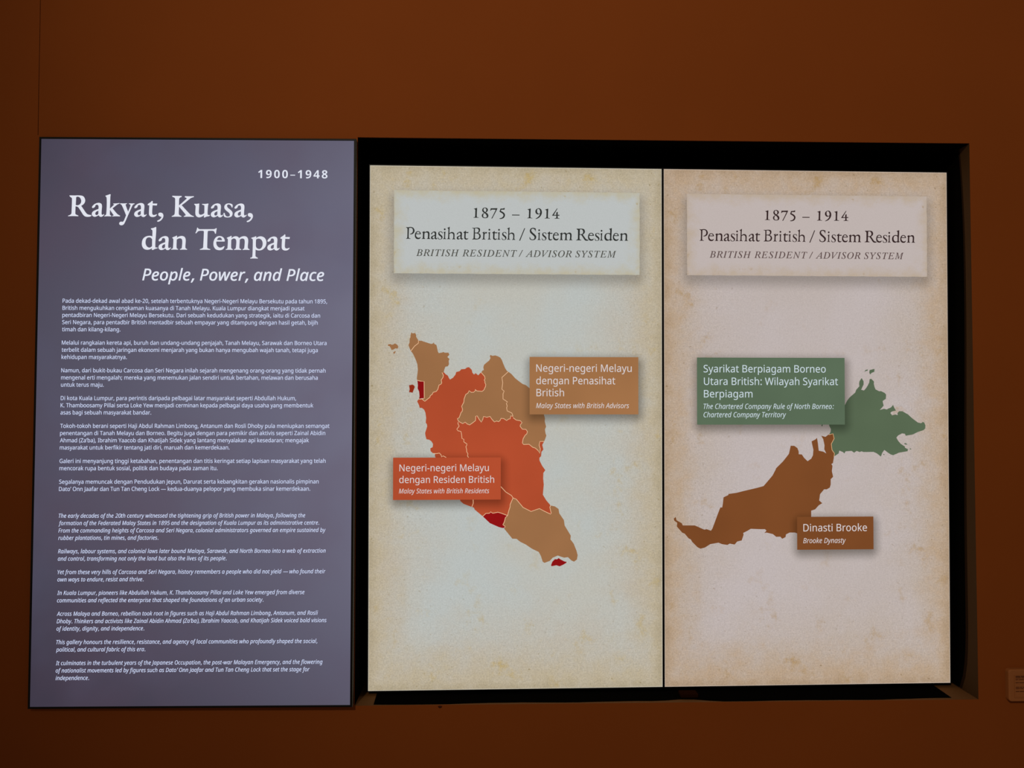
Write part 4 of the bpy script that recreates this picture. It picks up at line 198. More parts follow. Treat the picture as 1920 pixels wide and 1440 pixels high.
# measured content of the three panels, millimetres from each panel's centre
DATA = json.loads(r'''{"para":[[["R","Pada dekad-dekad awal abad ke-20, setelah terbentuknya Negeri-Negeri Melayu Bersekutu pada tahun 1895,",-292.4,289.2,257.6],["R","British mengukuhkan cengkaman kuasanya di Tanah Melayu. Kuala Lumpur diangkat menjadi pusat",-292.4,239.5,241.8],["R","pentadbiran Negeri-Negeri Melayu Bersekutu. Dari sebuah kedudukan yang strategik, iaitu di Carcosa dan",-292.4,274.1,226.0],["R","Seri Negara, para pentadbir British mentadbir sebuah empayar yang ditampung dengan hasil getah, bijih",-292.4,268.9,210.2],["R","timah dan kilang-kilang.",-292.4,-164.8,194.4]],[["R","Melalui rangkaian kereta api, buruh dan undang-undang penjajah, Tanah Melayu, Sarawak dan Borneo Utara",-292.4,288.8,164.9],["R","terbelit dalam sebuah jaringan ekonomi menjarah yang bukan hanya mengubah wajah tanah, tetapi juga",-292.4,269.5,149.1],["R","kehidupan masyarakatnya.",-292.4,-149.8,133.3]],[["R","Namun, dari bukit-bukau Carcosa dan Seri Negara inilah sejarah mengenang orang-orang yang tidak pernah",-292.4,287.2,103.8],["R","mengenal erti mengalah; mereka yang menemukan jalan sendiri untuk bertahan, melawan dan berusaha",-292.4,270.0,88.0],["R","untuk terus maju.",-292.4,-199.2,72.2]],[["R","Di kota Kuala Lumpur, para perintis daripada pelbagai latar masyarakat seperti Abdullah Hukum,",-292.4,222.7,42.7],["R","K. Thamboosamy Pillai serta Loke Yew menjadi cerminan kepada pelbagai daya usaha yang membentuk",-292.4,260.8,26.9],["R","asas bagi sebuah masyarakat bandar.",-292.4,-94.5,11.1]],[["R","Tokoh-tokoh berani seperti Haji Abdul Rahman Limbong, Antanum dan Rosli Dhoby pula meniupkan semangat",-292.4,296.7,-18.4],["R","penentangan di Tanah Melayu dan Borneo. Begitu juga dengan para pemikir dan aktivis seperti Zainal Abidin",-292.4,287.6,-34.2],["R","Ahmad (Za’ba), Ibrahim Yaacob dan Khatijah Sidek yang lantang menyalakan api kesedaran; mengajak",-292.4,251.8,-50.0],["R","masyarakat untuk berfikir tentang jati diri, maruah dan kemerdekaan.",-292.4,77.8,-65.8]],[["R","Galeri ini menyanjung tinggi ketabahan, penentangan dan titis keringat setiap lapisan masyarakat yang telah",-292.4,288.9,-95.3],["R","mencorak rupa bentuk sosial, politik dan budaya pada zaman itu.",-292.4,52.3,-111.1]],[["R","Segalanya memuncak dengan Pendudukan Jepun, Darurat serta kebangkitan gerakan nasionalis pimpinan",-292.4,273.9,-140.6],["R","Dato’ Onn Jaafar dan Tun Tan Cheng Lock — kedua-duanya pelopor yang membuka sinar kemerdekaan.",-292.4,255.6,-156.4]],[["I","The early decades of the 20th century witnessed the tightening grip of British power in Malaya, following the",-292.0,245.2,-214.8],["I","formation of the Federated Malay States in 1895 and the designation of Kuala Lumpur as its administrative centre.",-292.0,275.9,-230.8],["I","From the commanding heights of Carcosa and Seri Negara, colonial administrators governed an empire sustained by",-292.0,290.1,-246.9],["I","rubber plantations, tin mines, and factories.",-292.0,-74.7,-262.9]],[["I","Railways, labour systems, and colonial laws later bound Malaya, Sarawak, and North Borneo into a web of extraction",-292.0,290.5,-292.0],["I","and control, transforming not only the land but also the lives of its people.",-292.0,74.4,-308.0]],[["I","Yet from these very hills of Carcosa and Seri Negara, history remembers a people who did not yield — who found their",-292.0,290.4,-337.1],["I","own ways to endure, resist and thrive.",-292.0,-105.6,-353.1]],[["I","In Kuala Lumpur, pioneers like Abdullah Hukum, K. Thamboosamy Pillai and Loke Yew emerged from diverse",-292.0,245.1,-382.2],["I","communities and reflected the enterprise that shaped the foundations of an urban society.",-292.0,155.7,-398.3]],[["I","Across Malaya and Borneo, rebellion took root in figures such as Haji Abdul Rahman Limbong, Antanum, and Rosli",-292.0,274.8,-427.3],["I","Dhoby. Thinkers and activists like Zainal Abidin Ahmad (Za’ba), Ibrahim Yaacob, and Khatijah Sidek voiced bold visions",-292.0,293.7,-443.4],["I","of identity, dignity, and independence.",-292.0,-102.4,-459.4]],[["I","This gallery honours the resilience, resistance, and agency of local communities who profoundly shaped the social,",-292.0,274.1,-488.5],["I","political, and cultural fabric of this era.",-292.0,-99.3,-504.5]],[["I","It culminates in the turbulent years of the Japanese Occupation, the post-war Malayan Emergency, and the flowering",-292.0,285.7,-533.6],["I","of nationalist movements led by figures such as Dato’ Onn Jaafar and Tun Tan Cheng Lock that set the stage for",-292.0,257.8,-549.6],["I","independence.",-292.0,-219.8,-565.7]]],
"year":["B","1900–1948",133.9,287.8,537.6,18.56],"sub":["I","People, Power, and Place",-118.8,282.3,307.9,25.71],"title":[[["R",-283.93,450.14],["a",-231.76,450.14],["k",-204.5,450.14],["y",-171.07,450.14],["a",-138.49,450.14],["t",-109.09,450.14],[",",-87.82,450.14],["K",-55.96,450.14],["u",-6.76,450.14],["a",30.45,450.14],["s",58.29,450.14],["a",82.39,450.14],[",",109.82,450.14]],[["d",-120.59,376.47],["a",-83.92,376.47],["n",-56.23,376.47],["T",-3.34,376.47],["e",36.85,376.47],["m",64.31,376.47],["p",118.5,376.47],["a",156.13,376.47],["t",184.84,376.47]]],
"titlecap":46.15,"h1":[["1",-100.65,485.18],["8",-81.49,485.18],["7",-61.97,485.18],["5",-40.44,485.18],["–",-11.09,485.18],["1",24.25,485.18],["9",43.4,485.18],["1",65.14,485.18],["4",82.69,485.18]],
"h2":[["P",-256.86,434.7],["e",-236.98,434.7],["n",-221.11,434.7],["a",-199.56,434.7],["s",-183.96,434.7],["i",-171.24,434.7],["h",-162.08,434.7],["a",-140.08,434.7],["t",-124.44,434.7],["B",-104.05,434.7],["r",-81.18,434.7],["i",-67.71,434.7],["t",-57.59,434.7],["i",-45.38,434.7],["s",-35.73,434.7],["h",-23.04,434.7],["/",5.27,434.7],["S",29.53,434.7],["i",48.21,434.7],["s",57.56,434.7],["t",71.23,434.7],["e",83.51,434.7],["m",99.12,434.7],["R",137.69,434.7],["e",165.85,434.7],["s",181.71,434.7],["i",194.44,434.7],["d",204.44,434.7],["e",224.34,434.7],["n",240.05,434.7]],
"hcap":[23.21,27.29],"sys":[["S","BRITISH",-233.3,-133.9,395.2],["S","RESIDENT",-124.7,0.5,395.2],["S","/",4.3,12.9,395.2],["S","ADVISOR",19.9,128.2,395.2],["S","SYSTEM",136.8,233.1,395.2]],
"syscap":15.48,"box":{"cap1":[30.0,284.4,28.6,162.2],"cap2":[-284.8,-36.7,-168.3,-71.0],"cap3":[-262.6,89.8,4.5,161.9],"cap4":[-25.9,156.9,-289.1,-212.1],"card1":[-284.5,288.1,354.8,547.6],"card2":[-285.2,291.1,355.3,547.0]},"ct":{"cap1":[["R","Negeri-negeri Melayu",45.4,268.7,127.8],["R","dengan Penasihat",45.4,230.1,98.7],["R","British",45.9,110.2,70.8],["I","Malay States with British Advisors",45.0,262.4,43.3]],
"cap2":[["R","Negeri-negeri Melayu",-270.2,-64.4,-102.4],["R","dengan Residen British",-270.5,-52.1,-129.4],["I","Malay States with British Residents",-271.3,-63.5,-153.3]],
"cap3":[["R","Syarikat Berpiagam Borneo",-247.0,44.3,127.2],["R","Utara British: Wilayah Syarikat",-246.3,73.5,97.7],["R","Berpiagam",-246.4,-131.0,68.4],["I","The Chartered Company Rule of North Borneo:",-247.3,63.4,41.5],["I","Chartered Company Territory",-247.3,-51.1,22.0]],
"cap4":[["R","Dinasti Brooke",-11.1,141.2,-246.2],["I","Brooke Dynasty",-11.6,90.2,-273.6]]},"map":{"M":[["perlis","tan",[[-245.0,174.9],[-247.9,181.7],[-250.5,188.8],[-248.0,194.6],[-247.7,204.2],[-246.1,205.5],[-245.7,211.3],[-244.8,215.1],[-244.2,218.4],[-241.0,215.8],[-235.2,216.7],[-232.7,212.0],[-232.9,208.1],[-230.1,203.6],[-227.5,199.5],[-227.5,193.3],[-236.4,186.2],[-245.0,174.9]]],["langkawi","tan",[[-297.7,189.9],[-292.0,191.2],[-289.4,189.3],[-285.6,189.9],[-281.2,192.5],[-275.4,188.7],[-273.7,184.8],[-275.4,180.3],[-280.5,181.0],[-284.3,178.4],[-289.4,177.1],[-291.3,182.2],[-293.9,186.0],[-297.5,186.7]]],["langkawi","tan",[[-285.6,171.3],[-281.7,174.5],[-279.2,173.3],[-281.1,171.3],[-283.0,167.5]]],["kedah","tan",[[-227.5,199.1],[-219.8,198.8],[-216.0,197.2],[-208.3,194.7],[-198.0,191.5],[-193.6,192.8],[-192.5,195.4],[-191.0,191.9],[-185.9,189.0],[-184.6,183.2],[-182.6,174.2],[-180.7,170.4],[-173.6,171.7],[-169.2,173.0],[-167.2,171.4],[-158.3,171.5],[-155.9,166.6],[-160.8,161.4],[-155.7,156.9],[-157.6,152.4],[-156.9,144.7],[-159.5,139.8],[-165.2,138.9],[-167.8,131.8],[-169.0,125.4],[-172.9,125.4],[-169.7,118.9],[-170.9,113.8],[-174.8,108.0],[-173.5,101.6],[-175.4,98.4],[-179.9,96.4],[-182.4,86.8],[-186.2,81.6],[-193.3,79.7],[-195.2,75.2],[-199.7,72.0],[-200.9,68.1],[-206.7,63.6],[-212.4,58.8],[-216.3,61.7],[-218.2,64.3],[-213.7,65.9],[-214.2,104.7],[-223.4,105.6],[-229.8,107.3],[-231.1,111.1],[-229.8,121.4],[-228.6,131.7],[-229.9,144.5],[-232.5,152.2],[-236.4,161.2],[-240.2,168.9],[-245.0,174.9],[-236.4,186.2],[-227.5,193.3],[-227.5,199.5]]],["penang","red",[[-229.8,107.3],[-223.4,105.6],[-214.5,104.7],[-213.7,65.9],[-219.5,65.7],[-225.9,64.4],[-224.6,70.0],[-225.6,80.9],[-229.1,88.6],[-228.5,95.7]]],["penang","rust",[[-248.9,95.9],[-244.5,96.7],[-241.3,97.6],[-237.4,95.7],[-235.5,91.8],[-238.1,85.4],[-240.6,78.4],[-244.4,79.6],[-248.9,79.6],[-247.4,86.7]]],["perak","orange",[[-229.7,59.8],[-225.9,63.9],[-218.2,64.3],[-216.3,61.7],[-212.4,58.8],[-206.7,63.6],[-200.9,68.1],[-199.7,72.0],[-195.2,75.2],[-193.3,79.7],[-186.2,81.6],[-182.4,86.8],[-179.9,96.4],[-175.4,98.4],[-173.5,101.6],[-174.8,108.0],[-170.9,113.8],[-169.7,118.9],[-172.9,125.4],[-167.8,125.4],[-164.6,121.5],[-159.4,118.3],[-156.8,112.5],[-154.5,109.3],[-147.9,113.2],[-142.1,120.3],[-140.2,126.7],[-132.5,128.7],[-128.6,133.2],[-119.7,133.8],[-115.8,137.1],[-110.7,138.1],[-104.2,131.9],[-102.9,125.5],[-99.1,121.0],[-95.2,124.2],[-96.2,124.4],[-89.2,119.2],[-85.9,123.1],[-82.5,125.7],[-74.4,116.7],[-73.3,110.9],[-75.6,108.3],[-73.7,105.7],[-73.7,101.9],[-71.8,98.0],[-72.4,92.8],[-74.3,89.6],[-75.6,85.8],[-80.1,81.9],[-92.3,82.8],[-96.6,86.6],[-95.5,83.8],[-100.0,79.9],[-105.2,79.7],[-110.3,83.5],[-112.9,78.0],[-118.0,74.8],[-121.8,64.5],[-122.5,56.8],[-127.6,47.1],[-125.4,41.3],[-125.9,36.2],[-128.8,33.0],[-131.4,25.9],[-133.3,20.8],[-137.4,18.8],[-135.2,13.7],[-132.6,11.5],[-135.0,10.6],[-136.2,8.8],[-135.0,4.7],[-133.1,1.7],[-138.5,-5.5],[-136.1,-9.1],[-128.9,-10.9],[-127.7,-16.9],[-126.5,-27.1],[-122.3,-28.9],[-122.3,-34.9],[-115.1,-39.7],[-115.7,-43.3],[-117.5,-45.7],[-115.7,-52.9],[-115.7,-57.7],[-112.7,-62.5],[-113.9,-67.3],[-110.9,-71.5],[-110.8,-81.7],[-161.1,-81.5],[-187.4,-71.3],[-189.2,-65.9],[-188.0,-62.3],[-193.4,-61.1],[-198.8,-56.3],[-199.6,-49.8],[-194.0,-46.8],[-193.4,-39.6],[-197.0,-33.6],[-201.8,-30.0],[-208.4,-28.8],[-210.8,-20.4],[-211.6,-13.9],[-209.0,-6.1],[-206.9,1.1],[-207.6,5.9],[-210.3,9.5],[-209.3,20.3],[-210.9,32.2],[-213.9,39.4],[-219.3,43.6],[-224.1,43.6],[-225.9,50.2],[-229.5,57.4],[-230.1,61.0]]],["kelantan","tan",[[-79.5,130.2],[-76.3,131.5],[-77.6,137.9],[-75.7,143.7],[-70.5,148.3],[-64.1,153.4],[-60.9,159.2],[-62.6,163.8],[-60.9,166.6],[-56.4,164.4],[-49.9,165.5],[-44.8,163.8],[-38.3,160.6],[-34.5,154.8],[-30.6,144.5],[-26.7,135.5],[-22.8,129.7],[-19.6,127.7],[-34.4,114.2],[-32.5,101.9],[-33.7,92.9],[-34.4,87.1],[-29.2,82.6],[-31.8,76.1],[-31.8,64.5],[-21.4,57.5],[-24.0,54.2],[-22.1,47.8],[-23.4,43.9],[-22.1,36.8],[-11.1,31.7],[-8.5,24.0],[-8.5,24.0],[-13.7,25.3],[-15.2,18.2],[-18.8,17.9],[-23.3,14.3],[-29.8,18.8],[-36.2,19.5],[-38.8,14.3],[-42.0,11.7],[-46.5,13.3],[-51.7,11.1],[-57.5,17.5],[-62.0,24.0],[-69.1,21.8],[-76.8,24.0],[-78.7,16.9],[-81.9,10.5],[-87.1,17.5],[-91.6,25.3],[-94.8,24.6],[-95.4,14.3],[-103.8,7.9],[-108.9,4.3],[-114.7,6.6],[-119.2,10.7],[-124.9,7.3],[-132.6,11.5],[-132.6,11.5],[-135.2,13.7],[-137.4,18.8],[-133.3,20.8],[-131.4,25.9],[-128.8,33.0],[-125.9,36.2],[-125.4,41.3],[-127.6,47.1],[-122.5,56.8],[-121.8,64.5],[-118.0,74.8],[-112.9,78.0],[-110.3,83.5],[-105.2,79.7],[-100.0,79.9],[-95.5,83.8],[-96.6,86.6],[-92.3,82.8],[-80.1,81.9],[-75.6,85.8],[-74.3,89.6],[-72.4,92.8],[-71.8,98.0],[-73.7,101.9],[-73.7,105.7],[-75.6,108.3],[-73.3,110.9],[-74.4,116.7],[-82.5,125.7]]],["terengganu","tan",[[-12.5,122.6],[-3.4,112.3],[8.2,103.3],[14.7,98.8],[21.1,96.8],[29.5,89.8],[47.0,78.8],[64.5,33.6],[63.4,28.2],[65.8,19.2],[65.4,12.0],[68.5,0.2],[65.8,-6.1],[67.1,-15.1],[69.1,-20.6],[66.3,-28.7],[64.0,-34.1],[54.0,-34.1],[52.2,-43.1],[54.9,-51.2],[53.7,-62.0],[49.5,-54.8],[43.2,-49.4],[37.8,-47.9],[28.7,-40.7],[16.1,-41.2],[13.3,-37.6],[15.1,-27.7],[19.7,-19.6],[23.3,-16.9],[25.1,-11.5],[21.5,-6.1],[13.3,-5.7],[7.9,1.2],[8.8,4.8],[12.4,9.3],[8.8,13.8],[-1.2,15.6],[-8.4,21.0],[-8.5,24.0],[-11.1,31.7],[-22.1,36.8],[-23.4,43.9],[-22.1,47.8],[-24.0,54.2],[-21.4,57.5],[-31.8,64.5],[-31.8,76.1],[-29.2,82.6],[-34.4,87.1],[-33.7,92.9],[-32.5,101.9],[-34.4,114.2],[-19.6,127.7]]],["pahang","orange",[[-132.6,11.5],[-124.9,7.3],[-119.2,10.7],[-114.7,6.6],[-108.9,4.3],[-103.8,7.9],[-95.4,14.3],[-94.8,24.6],[-91.6,25.3],[-87.1,17.5],[-81.9,10.5],[-78.7,16.9],[-76.8,24.0],[-69.1,21.8],[-62.0,24.0],[-57.5,17.5],[-51.7,11.1],[-46.5,13.3],[-42.0,11.7],[-38.8,14.3],[-36.2,19.5],[-29.8,18.8],[-23.3,14.3],[-18.8,17.9],[-15.2,18.2],[-13.7,25.3],[-8.5,24.0],[-8.4,21.0],[-1.2,15.6],[8.8,13.8],[12.4,9.3],[8.8,4.8],[7.9,1.2],[13.3,-5.7],[21.5,-6.1],[25.1,-11.5],[23.3,-16.9],[19.7,-19.6],[15.1,-27.7],[13.3,-37.6],[16.1,-41.2],[28.7,-40.7],[37.8,-47.9],[43.2,-49.4],[49.5,-54.8],[53.7,-62.0],[54.9,-51.2],[52.2,-43.1],[54.0,-34.1],[64.0,-34.1],[59.5,-42.2],[62.2,-53.0],[57.7,-58.4],[56.8,-68.4],[53.1,-72.0],[53.2,-78.3],[59.5,-90.9],[66.7,-100.8],[62.2,-107.1],[61.7,-119.8],[63.1,-134.2],[61.0,-157.6],[68.6,-170.2],[78.5,-182.0],[76.7,-185.6],[77.2,-187.2],[80.6,-200.6],[78.9,-202.6],[63.8,-195.5],[52.9,-189.6],[33.6,-196.2],[15.1,-186.9],[-0.8,-167.7],[-8.3,-164.8],[-8.3,-164.8],[-11.7,-159.3],[-25.1,-150.9],[-36.0,-139.1],[-58.6,-126.5],[-89.2,-93.7],[-110.8,-81.7],[-110.9,-71.5],[-113.9,-67.3],[-112.7,-62.5],[-115.7,-57.7],[-115.7,-52.9],[-117.5,-45.7],[-115.7,-43.3],[-115.1,-39.7],[-122.3,-34.9],[-122.3,-28.9],[-126.5,-27.1],[-127.7,-16.9],[-128.9,-10.9],[-136.1,-9.1],[-138.5,-5.5],[-133.1,1.7],[-135.0,4.7],[-136.2,8.8],[-135.0,10.6]]],["selangor","orange",[[-131.1,-162.9],[-130.2,-171.3],[-122.7,-177.9],[-104.4,-185.0],[-103.5,-184.7],[-100.2,-176.4],[-101.1,-156.4]]],["ns","orange",[[-101.1,-156.4],[-100.2,-176.4],[-103.5,-184.7],[-98.5,-187.2],[-96.9,-191.4],[-78.8,-206.5],[-78.5,-207.0],[-71.0,-200.2],[-62.6,-199.9],[-60.1,-196.6],[-55.1,-199.9],[-43.4,-197.5],[-35.1,-200.0],[-20.9,-205.4],[-20.9,-205.4],[-18.4,-195.1],[-15.0,-185.1],[-15.0,-180.1],[-8.3,-164.8],[-8.3,-164.8],[-11.7,-159.3],[-25.1,-150.9],[-36.0,-139.1],[-58.6,-126.5],[-101.1,-126.4]]],["melaka","red",[[-78.5,-207.0],[-71.0,-200.2],[-62.6,-199.9],[-60.1,-196.6],[-55.1,-199.9],[-43.4,-197.5],[-35.1,-200.0],[-20.9,-205.4],[-20.9,-205.4],[-25.9,-210.1],[-28.4,-220.1],[-31.7,-226.7],[-26.7,-230.1],[-27.5,-233.4],[-32.5,-234.2],[-41.7,-231.7],[-61.8,-222.7],[-71.8,-213.2]]],["johor","tan",[[-8.3,-164.8],[-0.8,-167.7],[15.1,-186.9],[33.6,-196.2],[52.9,-189.6],[63.8,-195.5],[78.9,-202.6],[80.6,-200.6],[77.2,-187.2],[78.9,-182.6],[89.0,-184.8],[97.4,-190.7],[99.1,-200.7],[110.0,-216.7],[111.7,-229.2],[126.0,-252.7],[125.1,-261.1],[132.7,-271.2],[139.4,-287.9],[142.0,-298.0],[140.3,-308.0],[133.6,-312.9],[127.7,-310.4],[119.3,-302.5],[110.8,-303.6],[102.4,-301.0],[95.7,-298.5],[84.0,-303.4],[77.2,-310.8],[64.7,-315.3],[60.5,-312.4],[56.3,-299.0],[51.2,-289.8],[35.3,-282.2],[21.9,-272.9],[8.5,-266.2],[0.1,-259.4],[-9.9,-258.9],[-18.3,-248.5],[-29.2,-235.1],[-27.5,-233.4],[-26.7,-230.1],[-31.7,-226.7],[-28.4,-220.1],[-25.9,-210.1],[-20.9,-205.4],[-18.4,-195.1],[-15.0,-185.1],[-15.0,-180.1],[-8.3,-164.8]]],["singapore","red",[[79.8,-320.9],[83.1,-312.6],[89.0,-306.8],[94.0,-307.3],[97.4,-304.3],[102.4,-307.7],[112.5,-312.8],[115.9,-312.8],[115.9,-315.3],[107.5,-320.3],[99.9,-323.5],[92.4,-321.0],[81.4,-323.1]]]],
